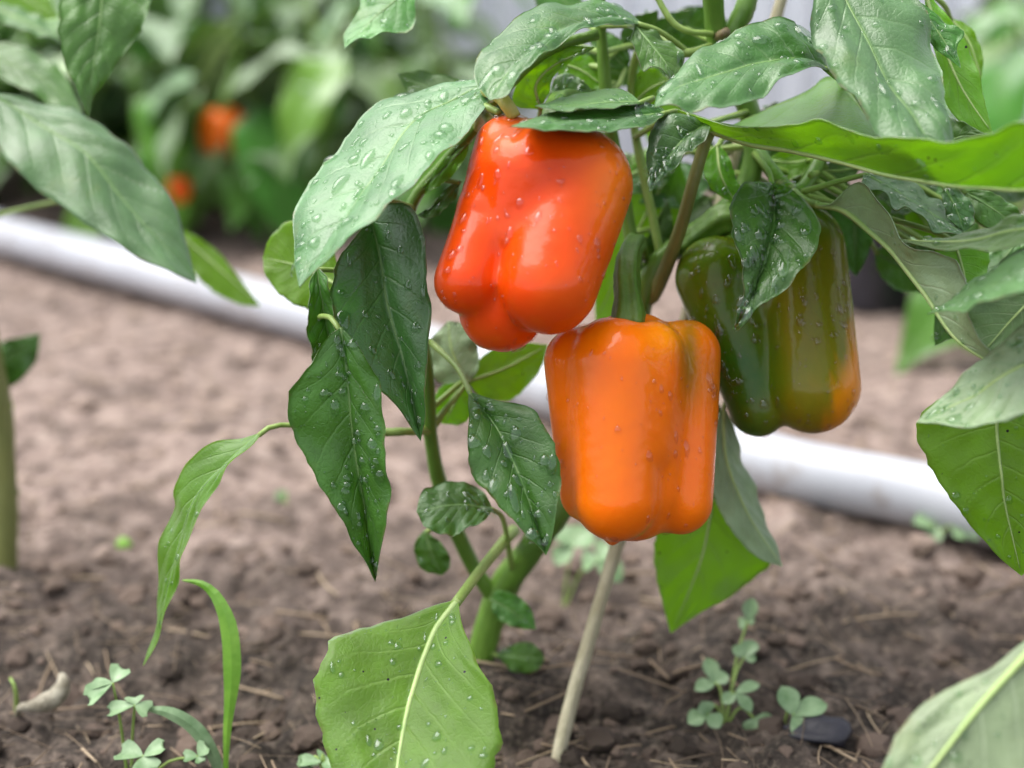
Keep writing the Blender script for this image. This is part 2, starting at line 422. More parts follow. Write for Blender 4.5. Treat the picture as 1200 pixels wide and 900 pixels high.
# ------------------------------------------------------------------ leaves
def leaf(parent, base, tip, mid, A, B, mset='dark', face='top', dA=0.0, dB=0.0, crown=0.0, quilt=0.0006, wave=0.0010,
         drops=30, dsize=1.0, nu=44, nv=11, rib=1.0, stalk=None, stalk_r=0.0013, stalk_mat='stem_pale', lab=None):
    """base/tip/mid: (x,y,depth); A, B: edge outlines from base to tip, depth optional (then mid depth + dA / dB)."""
    midpts = PA(spline([base] + list(mid) + [tip], nu))
    md = spline([base] + list(mid) + [tip], nu)[:, 2]
    def edge(E, dd):
        pts = []
        k = len(E)
        for i, e in enumerate(E):
            if len(e) == 2:
                f = (i + 1) / (k + 1)
                e = (e[0], e[1], np.interp(f, np.linspace(0, 1, nu), md) + dd * math.sin(math.pi * f) ** 0.6)
            pts.append(e)
        return PA(spline([base] + pts + [tip], nu))
    ea, eb = edge(A, dA), edge(B, dB)
    ee = np.linspace(0, 1, nu); sh = RNG.random() * 50
    for e_, o_ in ((ea, 0), (eb, 30)):
        e_ += (e_ - midpts) * (0.07 * vnoise(ee * 22 + sh, ee * 0 + o_, 4) + 0.05 * vnoise(ee * 45 + sh, ee * 0 + o_, 6))[:, None] * (ee * (1 - ee) * 4)[:, None]
    u = np.linspace(0, 1, nu)[:, None, None]; w = np.linspace(0, 1, nv + 1)
    ga = midpts[:, None] * (1 - w[None, :, None]) + ea[:, None] * w[None, :, None]
    gb = midpts[:, None] * (1 - w[None, :, None]) + eb[:, None] * w[None, :, None]
    g = np.concatenate([ga[:, ::-1], gb[:, 1:]], 1)               # nu x (2nv+1) x 3
    v = np.concatenate([-w[::-1], w[1:]])
    def normals(g):
        n = np.cross(np.gradient(g, axis=0), np.gradient(g, axis=1))
        ln = np.linalg.norm(n, axis=2, keepdims=True)
        n = n / (ln + 1e-15)
        avg = n.sum((0, 1)); avg /= np.linalg.norm(avg) + 1e-12
        return np.where(ln < 1e-11, avg, n)
    n = normals(g)
    part = n[:, :nv] if face.endswith('A') else n
    gp = g[:, :nv] if face.endswith('A') else g
    facing = np.einsum('ijk,ijk->ij', part, CAMP - gp).sum()
    flip = (facing < 0) == face.startswith('top')
    if flip: n = -n
    aw = np.abs(v)[None, :]; uu = u[:, :, 0]
    size = np.linalg.norm(midpts[-1] - midpts[0])
    s = uu * 7.5 - aw * 1.9 + np.where(v[None, :] > 0, 0.45, 0)
    env = np.clip(uu * 6, 0, 1) * np.clip((1 - uu) * 5, 0, 1)
    ph = RNG.random() * 6
    disp = quilt * (np.abs(np.sin(math.pi * (s - 0.5))) ** 0.7) * np.sqrt(aw) * (1 - 0.6 * aw) * env * 1.6
    disp = disp + crown * 4 * aw * (1 - aw) * env
    disp = disp + wave * aw ** 2 * env * (np.sin(uu * 17 + ph + np.sign(v)[None, :]) + 0.7 * np.sin(uu * 31 + 2 * ph))
    disp = disp + quilt * 1.2 * env * (vnoise(uu * 9 + ph, v[None, :] * 5 + ph, 9))
    g = g + n * disp[:, :, None]
    n2 = normals(g)
    if (n2 * n).sum() < 0: n2 = -n2
    n = n2
    nw = g.shape[1]; th = 0.00018
    top, bot = (g + n * th).reshape(-1, 3), (g - n * th).reshape(-1, 3)
    N = nu * nw; F, MI = [], []
    fl = None
    for i in range(nu - 1):
        for j in range(nw - 1):
            a = i * nw + j; q = (a, a + nw, a + nw + 1, a + 1)
            F.append(q); MI.append(0)
            F.append(tuple(N + k for k in reversed(q))); MI.append(1)
    # make winding agree with the top normal
    i, j = nu // 2, nw // 4
    c = np.cross(g[i + 1, j] - g[i, j], g[i, j + 1] - g[i, j])
    if c @ n[i, j] < 0: F = [tuple(reversed(f)) for f in F]
    rim = [i * nw for i in range(nu)] + [(nu - 1) * nw + j for j in range(1, nw)] + [i * nw + nw - 1 for i in range(nu - 2, -1, -1)] + [j for j in range(nw - 2, 0, -1)]
    for k in range(len(rim)):
        a, b = rim[k], rim[(k + 1) % len(rim)]
        F.append((a, b, N + b, N + a)); MI.append(1)
    uv = np.stack([np.repeat(np.linspace(0, 1, nu), nw), np.tile(v * 0.5 + 0.5, nu)], 1)
    o = mesh_obj('leaf', np.vstack([top, bot]), F, None, parent, True, SETS[mset], MI, np.vstack([uv, uv]))
    if lab: o['label'] = lab
    # midrib
    if rib > 0:
        mp = g[:, nv]; k = int(nu * 0.96)
        vm = 'vein_light' if (face.startswith('under') or mset == 'pale') else 'vein_pale'
        vv, ff = tube_geo(mp[:k], [0.00085 * rib, 0.0006 * rib, 0.00022 * rib], 6)
        mesh_obj('midrib', vv, ff, vm, o)
    if stalk is not None:
        sp = [np.asarray(q if not isinstance(q, tuple) else P(q)) for q in stalk]
        pts = spline([g[1, nv]] + sp, 16)
        vv, ff = tube_geo(pts, [stalk_r * 0.9, stalk_r, stalk_r * 1.25], 8)
        mesh_obj('leaf_stalk', vv, ff, stalk_mat, o)
    if drops:
        topn = n.reshape(-1, 3); pp = top if True else bot
        sgn = 1.0 if face.startswith('top') else -1.0
        base_pts = (g + sgn * n * th)
        K = int(drops * 1.2)
        ui = RNG.integers(2, nu - 3, K); vi = RNG.integers(1, nw - 2, K)
        fu, fv = RNG.random(K), RNG.random(K)
        def samp(a):
            return ((a[ui, vi] * (1 - fu)[:, None] + a[ui + 1, vi] * fu[:, None]) * (1 - fv)[:, None]
                    + (a[ui, vi + 1] * (1 - fu)[:, None] + a[ui + 1, vi + 1] * fu[:, None]) * fv[:, None])
        pos = samp(base_pts); nn = samp(n) * sgn; nn /= np.linalg.norm(nn, axis=1)[:, None] + 1e-9
        sz = (0.0004 + 0.0021 * RNG.random(K) ** 3.4) * dsize * 1.12
        dn = np.tile(np.array([0.0, 0, -1]), (K, 1))
        drops_mesh(pos, nn, sz, dn, o)
    return o

#@@GROUND
# ------------------------------------------------------------------ the ground
def grow(a, b, n, k):
    t = np.linspace(0, 1, n + 1)[1:]
    return a + (b - a) * (np.exp(k * t) - 1) / (math.exp(k) - 1)
ys = np.concatenate([-grow(0.0, 30, 18, 5)[::-1], np.linspace(0, 0.42, 15), np.arange(0.424, 1.2, 0.0034), np.arange(1.2, 2.3, 0.009), grow(2.3, 120, 40, 6)])
xh = np.concatenate([np.arange(0.002, 0.36, 0.0036), np.arange(0.36, 0.85, 0.009), grow(0.85, 90, 36, 6)])
xs = np.concatenate([-xh[::-1], xh])
gx, gy = np.meshgrid(xs, ys)
gz = ground_h(gx, gy)
ny, nx = gx.shape
idx = np.arange(ny * nx).reshape(ny, nx)
qf = np.stack([idx[:-1, :-1], idx[:-1, 1:], idx[1:, 1:], idx[1:, :-1]], -1).reshape(-1, 4)
ground = mesh_obj('ground', np.stack([gx, gy, gz], -1).reshape(-1, 3), qf.tolist(), 'soil')
tag(ground, 'brown soil with dark moist patches and dry pinkish patches', None, None, 'structure')

def scatter_straw():
    V, F, T = [], [], []; off = 0
    for k in range(2400):
        y = 0.50 + 1.0 * RNG.random() ** 1.5; x = (RNG.random() - 0.5) * (0.75 * y + 0.25)
        L = 0.007 + 0.040 * RNG.random() ** 2; a = RNG.random() * math.pi * 2; r = 0.0002 + 0.0008 * RNG.random() ** 3
        t = np.linspace(-0.5, 0.5, 4); bend = (RNG.random() - 0.5) * 0.5
        px = x + L * (t * math.cos(a) - bend * t ** 2 * math.sin(a)); py = y + L * (t * math.sin(a) + bend * t ** 2 * math.cos(a))
        pz = ground_h(px, py).max() + 0.0004 + RNG.random() * 0.0015 + t * (RNG.random() - 0.5) * 0.3 * L
        v, f = tube_geo(np.stack([px, py, pz], 1), [r, r * 0.8], 4, voff=off)
        V.append(v); F += f; T += [min(1, max(0, RNG.normal(0.42, 0.27)))] * len(v); off += len(v)
    o = mesh_obj('straw_litter', np.vstack(V), F, 'straw'); add_attr(o, 'tone', np.array(T)[:, None])
    tag(o, 'scattered bits of dry straw and fibre on the soil', 'straw', None, 'stuff')

def ico():
    bm = bmesh.new(); bmesh.ops.create_icosphere(bm, subdivisions=2, radius=1)
    v = np.array([x.co[:] for x in bm.verts]); f = [tuple(l.index for l in p.verts) for p in bm.faces]; bm.free(); return v, f
IV, IF = ico()
def scatter_clods():
    V, F, T = [], [], []; off = 0
    for k in range(4200):
        y = 0.50 + 1.1 * RNG.random() ** 1.4; x = (RNG.random() - 0.5) * (0.75 * y + 0.25)
        r = 0.0012 + 0.0075 * RNG.random() ** 5
        nse = 1 + 0.35 * vnoise(IV[:, 0] * 1.7 + k, IV[:, 1] * 1.7 + IV[:, 2] * 1.3, k % 17) * 2
        q = IV * nse[:, None] * r * np.array([1, 0.8 + 0.4 * RNG.random(), 0.65])
        z = float(ground_h(x, y)) + r * 0.15
        V.append(q + np.array([x, y, z])); F += [tuple(off + i for i in f) for f in IF]; off += len(q)
        tone = np.clip((y - 0.62) * 2.2 + 0.20 + RNG.normal(0, 0.16), 0.02, 0.9)
        T += [tone] * len(q)
    o = mesh_obj('soil_clods', np.vstack(V), F, 'clod', None, False); add_attr(o, 'tone', np.array(T)[:, None])
    tag(o, 'crumbs and small clods of soil lying on the ground', 'soil', None, 'stuff')
scatter_straw(); scatter_clods()

# ------------------------------------------------------------------ white sheet fence far behind
def fence():
    fr = root('sheet_fence', (0, 2.05, 0), 'pale white corrugated sheet fence far behind the pepper plants', 'fence')
    for k in range(5):
        x0 = -2.3 + k * 0.92; n = 190
        xx = np.linspace(0, 0.94, n); yy = 0.008 * np.sin(xx * 2 * math.pi / 0.052) + (0.004 if k % 2 else -0.004)
        hs_ = (-0.03, 0.3, 0.7, 1.1); V = []
        for h in hs_: V += [(x0 + a, 2.05 + b, h) for a, b in zip(xx, yy)]
        for h in hs_: V += [(x0 + a, 2.0515 + b, h) for a, b in zip(xx, yy)]
        F = []; m = n * len(hs_)
        for i in range(len(hs_) - 1):
            for j in range(n - 1):
                a = i * n + j; F.append((a, a + 1, a + n + 1, a + n)); F.append((m + a, m + a + n, m + a + n + 1, m + a + 1))
        mesh_obj('sheet_panel', V, F, 'sheet_white', fr)
    for x in (-2.2, -1.38, -0.46, 0.46, 1.38, 2.2):
        bm = bmesh.new(); bmesh.ops.create_cube(bm, size=1)
        for v in bm.verts: v.co = Vector((v.co.x * 0.05 + x, v.co.y * 0.05 + 2.10, v.co.z * 1.25 + 0.58))
        me = bpy.data.meshes.new('post'); bm.to_mesh(me); bm.free(); me.materials.append(MATS['post_grey'])
        o = bpy.data.objects.new('post', me); COL.objects.link(o); o.parent = fr; o.matrix_parent_inverse = Matrix.Translation(-fr.location)
fence()

# ------------------------------------------------------------------ white pipe
def pipe():
    R = 0.021
    px = [(-160, 234), (0, 275), (330, 362), (640, 452), (890, 540), (1100, 585), (1300, 640)]
    pts = [G(x, y, R) for x, y in px]
    pr = root('irrigation_pipe', tuple(pts[3]), 'long white plastic pipe lying diagonally across the soil behind the plant', 'pipe')
    c = spline(pts, 90)
    v, f = tube_geo(c, [R], 24); mesh_obj('pipe_tube', v, f, 'pipe_plastic', pr)
    for k in (14, 62):
        v, f = tube_geo(c[k:k + 4], [R * 1.13], 24); mesh_obj('pipe_coupling', v, f, 'pipe_plastic', pr)
pipe()

#@@PLANT
# ------------------------------------------------------------------ the main pepper plant
stem_base = P((548, 822, 72.6)); stem_base[2] = 0.0
plant = root('pepper_plant', tuple(stem_base), 'large wet pepper plant in focus, bearing the red, orange and green peppers', 'pepper plant', 'pepper plants')
S_MAIN = [(546, 835, 73.5), (563, 765, 72.3), (588, 692, 71.4), (628, 635, 70.2), (690, 540, 69), (730, 440, 68), (752, 350, 67.2), (775, 305, 66.8), (850, 248, 66.4), (880, 205, 66.2), (882, 150, 66), (866, 100, 65.5), (842, 52, 65), (836, 0, 64), (830, -110, 61)]
def stem(name, pts, r, mat, parent, sides=12, ridge=0.05, n=40):
    return tube(name, [P(p) for p in pts], r, mat, parent, sides, n, ridge)
stem('stem', S_MAIN, [0.0072, 0.0070, 0.0072, 0.006, 0.0058, 0.0052, 0.0048, 0.0042], 'stem_green', plant, 14, 0.06, 80)
stem('branch', [(846, 60, 65), (868, 20, 64.5), (886, -30, 64), (905, -110, 62)], [0.0048, 0.0042, 0.0036], 'stem_green', plant)
stem('branch', [(578, 700, 71.4), (552, 660, 70.5), (522, 590, 69), (506, 520, 67), (500, 440, 65.5), (489, 370, 65), (474, 300, 64.7), (482, 240, 64.6), (520, 192, 64.3), (556, 152, 63.7), (585, 110, 63), (640, 60, 63), (700, 40, 63.5)], [0.0042, 0.0036, 0.0033, 0.003, 0.0028, 0.0026], 'stem_green', plant, 10, 0.05, 60)
stem('branch', [(752, 350, 67.2), (742, 290, 67.5), (725, 200, 67), (712, 120, 66), (705, 40, 65), (700, -80, 63)], [0.0034, 0.003, 0.0026], 'stem_green', plant)
stem('branch', [(882, 170, 66), (930, 225, 64.6), (965, 180, 65.6), (1010, 90, 65.6), (1040, -40, 64.5)], [0.0036, 0.003, 0.0026], 'stem_green', plant)
stem('branch', [(775, 305, 66.8), (740, 120, 67), (760, 40, 65), (800, 62, 64), (842, 52, 65)], [0.0022, 0.002, 0.002], 'stem_pale', plant)
stem('node_knot', [(842, 44, 64.8), (848, 40, 63.9), (852, 36, 63.6)], [0.0035, 0.003, 0.002], 'stem_brown', plant, 8, 0.1, 8)
stem('tendril', [(766, -10, 63.5), (785, 22, 63.6), (804, 36, 63.8), (836, 40, 64.3)], [0.0014, 0.0014], 'stem_pale', plant)
stem('branch', [(560, 150, 63.5), (566, 134, 61), (576, 142, 59.8)], [0.0022, 0.002], 'stem_yellow', plant)
stem('branch', [(588, 112, 63), (570, 106, 60), (590, 118, 59), (604, 138, 59)], [0.002, 0.0026, 0.0028], 'stem_yellow', plant)
stem('branch', [(585, 110, 63), (568, 122, 60), (585, 132, 59.2)], [0.0015, 0.0015], 'stem_pale', plant)

LF = lambda *a, **k: leaf(plant, *a, **k)
# broad sheen leaf left of the red pepper
LF((583, 91, 61.5), (351, 337, 56), [(530, 118, 61), (482, 147, 60.2), (436, 213, 58.5), (395, 275, 57)],
   [(540, 98), (495, 104), (455, 116), (420, 143), (396, 180), (372, 200), (353, 235), (346, 275), (346, 308)],
   [(571, 119), (547, 155), (519, 187), (473, 222), (437, 261), (387, 300)], dA=2.6, dB=-2.4, crown=0.0022, drops=150, dsize=1.25, quilt=0.001, mset='waxy', lab='broad pale wet leaf left of the red pepper')
LF((437, 250, 62.6), (493, 517, 60.4), [(437, 265, 62.4), (447, 310, 62), (455, 360, 61.6), (475, 430, 61)],
   [(420, 272), (396, 305), (388, 345), (392, 385), (410, 415), (440, 452), (472, 488)],
   [(458, 238), (480, 241), (495, 270), (503, 320), (504, 370), (502, 420), (499, 475)], dA=-1.0, dB=-1.1, crown=0.001, mset='sheen', drops=70, stalk=[(455, 236, 62), (482, 243, 64.4)])
LF((400, 384, 59), (440, 682, 62), [(408, 450, 59.3), (415, 520, 59.8), (428, 600, 60.6)],
   [(384, 395), (360, 430), (341, 456), (338, 490), (350, 525), (375, 570), (400, 610), (417, 642), (434, 672)],
   [(421, 405), (440, 440), (452, 490), (454, 550), (455, 600), (450, 632), (443, 666)], mset='mid', dA=-0.8, dB=-0.8, crown=0.0012, drops=120, quilt=0.0011, stalk=[(387, 372, 60), (377, 376, 63), (440, 410, 65), (495, 415, 65.3)])
LF((398, 335, 65.5), (308, 302, 67), [(350, 312, 66.3)], [(385, 272), (345, 258), (318, 275)], [(385, 362), (355, 361), (325, 342), (311, 322)], mset='thin', face='under', drops=0, stalk=[(450, 330, 65.5), (490, 375, 65)])
LF((371, 312, 62), (388, 452, 63.5), [(376, 345, 62), (384, 390, 62.6)], [(363, 335), (360, 370), (363, 410), (372, 438)], [(386, 330), (393, 365), (397, 405), (394, 435)], mset='mid', dA=-0.5, dB=-0.5, drops=15, stalk=[(420, 320, 63), (482, 335, 64.8)])
# dark leaf in front of the orange pepper
LF((549, 459, 61), (640, 651, 58.6), [(581, 500, 60), (600, 538, 59.6), (615, 574, 59.2)],
   [(549, 485), (547, 519), (554, 556), (577, 587), (600, 609), (622, 632)],
   [(582, 469), (618, 477), (641, 500), (654, 530), (656, 562), (652, 602), (647, 632)], dA=-0.7, dB=-0.6, crown=0.0015, drops=75, dsize=1.35, quilt=0.0008, stalk=[(535, 430, 63), (504, 400, 65)], lab='dark wet leaf overlapping the left side of the orange pepper')
LF((578, 597, 64), (488, 600, 63.4), [(535, 592, 63.6)], [(562, 572), (545, 567), (516, 566), (494, 580)], [(563, 613), (531, 627), (502, 621)], dA=0.9, dB=-0.9, drops=20, stalk=[(590, 610, 66), (600, 668, 70.5)])
LF((498, 622, 68.5), (518, 674, 69), [(506, 648, 68.6)], [(487, 634), (486, 650), (496, 668)], [(512, 632), (526, 648), (527, 664)], mset='mid', drops=5, nu=24, stalk=[(520, 610, 69), (530, 605, 69.3)])
# big lime leaf seen from below
LF((537, 703, 61.5), (458, 990, 55), [(513, 735, 61), (493, 780, 60), (478, 833, 58.8), (467, 893, 57.4)],
   [(512, 709), (467, 724), (417, 737), (384, 755), (372, 787), (372, 833), (382, 885), (408, 938)],
   [(539, 722), (544, 742), (557, 773), (577, 807), (586, 847), (579, 890), (545, 940)], mset='thin', face='under', dA=0.9, dB=-0.8, crown=-0.0016, drops=110, dsize=0.7, rib=2.0, quilt=0.0013,
   stalk=[(560, 672, 64), (582, 645, 66.5), (602, 622, 70.5)], stalk_r=0.0026, lab='large bright green leaf hanging low, underside to the camera')
LF((575, 702, 70.2), (628, 737, 69.5), [(600, 716, 69.7)], [(583, 692), (604, 697), (622, 713)], [(581, 722), (592, 731), (612, 737)], mset='mid', drops=6, nu=24, stalk=[(578, 705, 71.2)])
LF((582, 768, 71.8), (638, 772, 71), [(610, 770, 71.2)], [(598, 757), (618, 752), (633, 761)], [(598, 784), (615, 789), (632, 783)], mset='mid', drops=6, nu=24, stalk=[(568, 764, 72.2)])
# upper leaf arching over to the left
LF((752, 29, 62.5), (574, 118, 57), [(720, 22, 61.8), (660, 35, 60), (630, 57, 58.8), (597, 84, 57.6)],
   [(738, 16), (715, 6), (690, -2), (662, 6), (636, 6), (612, 18), (585, 38), (566, 62), (556, 92)],
   [(725, 28), (692, 32), (667, 47), (645, 57), (627, 73), (606, 96), (592, 112)], dA=2.0, dB=-1.2, crown=0.0016, mset='sheen', drops=45, dsize=1.3, stalk=[(775, 38, 63), (812, 66, 64.4)], stalk_mat='stem_pale')
LF((634, 128, 64), (698, 55, 63), [(628, 100, 63.6), (650, 76, 63.3)], [(604, 124), (606, 100), (628, 74), (662, 55)], [(642, 110), (650, 88), (668, 72)], mset='thin', face='under', drops=10, stalk=[(640, 150, 66), (720, 180, 66.8)])
LF((648, 72, 66), (708, 102, 66), [(680, 82, 66)], [(668, 62), (692, 66), (704, 84)], [(655, 86), (675, 98), (695, 104)], mset='thin', face='under', drops=0, nu=24, stalk=[(660, 72, 67), (709, 80, 65.6)])
LF((641, 132, 65.5), (697, 110, 64.6), [(668, 110, 65)], [(643, 108), (655, 88), (672, 88), (688, 100)], [(660, 128), (682, 122)], drops=14, nu=30, stalk=[(660, 150, 66.5), (718, 160, 66.6)])
# the two leaves lying over the top of the red pepper
LF((752, 121, 60), (627, 124, 57.6), [(715, 121, 59), (672, 124, 58.2)], [(736, 109), (710, 105), (672, 112), (646, 120)], [(725, 126), (690, 129), (660, 130), (641, 128)], mset='mid', dA=2.2, dB=-1.6, wave=0.0003, drops=20, stalk=[(765, 115, 62), (742, 130, 67)])
LF((780, 133, 60.5), (599, 148, 55.5), [(735, 138, 59.2), (690, 141, 57.6), (645, 145, 56.3)], [(762, 123), (730, 123), (690, 129), (650, 134), (618, 143)], [(762, 146), (735, 153), (690, 155), (650, 154), (620, 151)], dA=1.9, dB=-1.4, wave=0.0003, crown=0.0014, drops=60, stalk=[(790, 132, 62), (745, 160, 67)])
LF((744, 30, 62.5), (788, 95, 61.4), [(762, 52, 62), (780, 75, 61.6)], [(740, 48), (748, 73), (758, 84), (771, 80), (782, 87)], [(765, 38), (786, 50), (800, 66), (800, 82)], mset='mid', dA=-0.6, dB=0.6, drops=8, nu=30, stalk=[(735, 30, 63.5), (703, 30, 64.8)])
LF((742, 122, 67), (783, 94, 66.5), [(760, 105, 66.6)], [(735, 102), (748, 84), (768, 80)], [(756, 126), (772, 118), (781, 105)], mset='thin', face='under', drops=0, nu=24, stalk=[(730, 128, 67.2), (714, 126, 66.2)])
LF((735, 82, 68.5), (690, 45, 68), [(715, 62, 68)], [(738, 62), (722, 42), (704, 36)], [(720, 80), (700, 68)], mset='mid', drops=0, nu=24, stalk=[(725, 100, 68), (712, 110, 66.4)])
# dark leaf top centre-right
LF((971, 83, 60.5), (767, 126, 57), [(956, 74, 60.4), (932, 70, 60), (904, 73, 59.6), (880, 77, 59.2), (852, 86, 58.6), (820, 95, 58), (790, 105, 57.5)],
   [(966, 68), (956, 52), (940, 36), (920, 24), (896, 25), (872, 32), (848, 46), (826, 58), (808, 74), (789, 94), (771, 110)],
   [(956, 78), (940, 82), (920, 94), (902, 108), (880, 118), (856, 126), (826, 130), (804, 129), (784, 124)], dA=1.9, dB=-1.7, crown=0.0022, mset='sheen', drops=45, dsize=1.5, quilt=0.001, stalk=[(985, 93, 62.5), (1008, 92, 65.4)], lab='dark bluish leaf with a pale midrib at the top centre')
# the large pale leaf hanging from the top
LF((972, -55, 60), (1112, 210, 54.5), [(984, -15, 59.5), (994, 8, 59), (1018, 52, 58), (1040, 96, 57), (1060, 124, 56.2), (1082, 155, 55.5)],
   [(955, -30), (951, 10), (953, 42), (964, 68), (978, 96), (1000, 116), (1016, 140), (1042, 163), (1080, 190)],
   [(1020, -50), (1060, -15), (1084, 20), (1094, 52), (1099, 74), (1105, 96), (1105, 120), (1109, 142), (1120, 175)], dA=-0.8, dB=0.9, crown=0.002, drops=60, dsize=1.2, quilt=0.0012, wave=0.0016, stalk=[(965, -80, 61), (925, -100, 62)], mset='waxy', lab='large pale green leaf with a beaded midrib hanging from the top')
LF((1066, -4, 61.5), (1126, 80, 60.5), [(1098, 36, 61)], [(1092, 14), (1112, 28), (1130, 40), (1121, 56)], [(1076, 30), (1096, 57), (1112, 69)], mset='mid', drops=8, nu=30, stalk=[(1050, -30, 60), (1037, -30, 64.5)])
LF((1082, -14, 63), (1164, 158, 61.5), [(1104, 50, 62.5), (1128, 105, 62)], [(1088, 30), (1100, 80), (1110, 125), (1136, 150)], [(1100, 6), (1120, 32), (1135, 55), (1148, 88), (1155, 122)], mset='thin', face='under', drops=0, stalk=[(1070, -40, 61), (1038, -35, 64.5)])
LF((1095, 175, 61.5), (1160, 160, 60.5), [(1128, 160, 61)], [(1104, 140), (1125, 142), (1145, 152)], [(1120, 180), (1145, 172)], mset='mid', drops=0, nu=24, stalk=[(1060, 170, 62), (975, 160, 65.5)])
LF((1112, 20, 66), (1150, 92, 65.5), [(1136, 50, 65.6)], [(1132, 28), (1148, 50), (1152, 75)], [(1118, 45), (1132, 75)], mset='thin', face='under', drops=0, nu=24, stalk=[(1100, 0, 64), (1040, -38, 64.5)])
# long lime leaf crossing the right, folded along its midrib
LF((826, 152, 62.5), (1310, 205, 48.5), [(872, 166, 61), (920, 177, 59.6), (960, 186, 58.4), (1010, 198, 57), (1050, 207, 55.9), (1088, 215, 54.9), (1120, 220, 54), (1160, 222, 53), (1200, 222, 51.8), (1250, 216, 50.2)],
   [(790, 128, 61.8), (820, 138, 61), (840, 142, 60.2), (872, 146, 59.2), (910, 149, 58), (940, 147, 57), (960, 142, 56.4), (980, 149, 56), (1004, 158, 55.4), (1040, 163, 54.4), (1080, 163, 53.4), (1120, 165, 52.4), (1150, 158, 51.6), (1200, 147, 50), (1260, 165, 49)],
   [(850, 150, 63.6), (888, 132, 64.5), (936, 112, 64.6), (972, 95, 64), (1000, 116, 62.5), (1030, 150, 60.5), (1062, 176, 58.5), (1120, 182, 56), (1200, 176, 53.5)], mset='thin', face='underA', drops=60, dsize=1.2, nu=80, nv=12, rib=1.6, quilt=0.0012, wave=0.0006,
   stalk=[(826, 168, 62.6), (812, 215, 63), (795, 275, 64.5), (768, 342, 66.9), (754, 354, 67.3)], stalk_r=0.0031, stalk_mat='stem_olive', lab='long bright lime leaf crossing the upper right, lit from behind')
# leaf over the green pepper
LF((905, 214, 62.5), (862, 389, 59.8), [(907, 245, 61.8), (906, 268, 61.3), (896, 305, 60.6), (885, 333, 60.2), (873, 360, 60)],
   [(872, 214), (857, 234), (854, 254), (861, 280), (866, 307), (869, 330), (867, 353), (862, 373)],
   [(930, 224), (954, 247), (961, 273), (954, 303), (932, 328), (907, 347), (885, 366), (870, 383)], dA=-0.7, dB=-0.9, crown=0.0022, mset='sheen', drops=110, dsize=1.5, quilt=0.0013, stalk=[(900, 200, 63.4), (884, 180, 65.6)], lab='dark wet leaf draped over the green pepper')
LF((828, 146, 61.4), (761, 225, 58.4), [(805, 160, 60.5), (780, 190, 59.3)], [(800, 134), (775, 137), (762, 156), (758, 178), (759, 202)], [(833, 152), (826, 163), (806, 181), (786, 201), (770, 216)], mset='waxy', dA=0.2, dB=-0.3, crown=0.001, drops=60, dsize=1.2, stalk=[(845, 140, 63), (878, 130, 65.7)])
LF((795, 185, 71), (698, 378, 72), [(755, 255, 71), (722, 325, 71.5)], [(748, 185), (716, 250), (698, 320)], [(806, 225), (782, 285), (748, 330), (722, 368)], mset='thin', face='under', drops=10, stalk=[(800, 180, 69), (881, 170, 66.4)])
LF((768, 312, 69.8), (783, 234, 69.2), [(774, 275, 69.4)], [(752, 300), (757, 280), (771, 254)], [(788, 298), (790, 275), (787, 252)], drops=4, nu=24, stalk=[(764, 325, 67.2)])
LF((840, 170, 64.5), (862, 238, 63.5), [(845, 205, 63.8)], [(828, 182), (826, 208), (842, 228)], [(852, 180), (862, 205), (867, 226)], mset='thin', face='under', drops=10, nu=24, stalk=[(850, 160, 65), (878, 150, 66)])
# olive folded leaf, right of the green pepper
LF((955, 240, 62.5), (1204, 452, 55.5), [(987, 246, 62), (1017, 270, 61), (1050, 301, 60), (1083, 344, 58.8), (1117, 393, 57.6), (1155, 422, 56.6)],
   [(973, 238), (1006, 213), (1024, 231), (1044, 257), (1062, 284), (1097, 295), (1117, 303), (1130, 327), (1131, 362), (1154, 402), (1188, 436)],
   [(985, 242), (1017, 266), (1051, 296), (1085, 340), (1119, 390), (1158, 420)], mset='pale', face='underA', dA=-0.8, dB=2.2, drops=25, rib=1.8, nu=60, stalk=[(945, 236, 63.5), (930, 226, 64.4)], stalk_r=0.002)
LF((1290, 258, 52), (1054, 281, 58), [(1200, 268, 54), (1130, 283, 56)], [(1240, 245), (1200, 252), (1160, 264), (1130, 272), (1095, 281)], [(1240, 280), (1200, 285), (1160, 292), (1130, 294), (1098, 292)], mset='dark', face='under', dA=0.9, dB=-0.4, drops=10, stalk=[(1330, 260, 51), (1400, 300, 50)])
LF((1012, 203, 62.5), (1130, 275, 60.5), [(1050, 225, 61.8), (1090, 250, 61)], [(1040, 203), (1068, 214), (1090, 230), (1109, 250), (1118, 266)], [(1012, 219), (1040, 232), (1051, 247), (1064, 244), (1081, 259), (1103, 273)], dA=1.6, dB=-1.4, mset='waxy', drops=70, stalk=[(985, 212, 63), (940, 225, 64)])
LF((1106, 218, 61.5), (1130, 272, 61), [(1120, 245, 61.2)], [(1120, 220), (1138, 238), (1142, 260)], [(1104, 235), (1112, 258)], mset='sheen', drops=15, nu=24, stalk=[(1090, 200, 63), (988, 135, 65.5)])
LF((1130, 225, 62.5), (1192, 265, 62), [(1160, 243, 62)], [(1150, 222), (1180, 235), (1196, 252)], [(1135, 248), (1160, 268)], drops=0, nu=24, mset='mid', stalk=[(1100, 200, 63), (988, 130, 65.5)])
LF((1118, 282, 62), (1134, 350, 62), [(1128, 315, 62)], [(1097, 292), (1106, 325)], [(1152, 286), (1160, 306), (1150, 332)], mset='thin', face='under', drops=0, nu=24, stalk=[(1090, 270, 63), (940, 228, 64.5)])
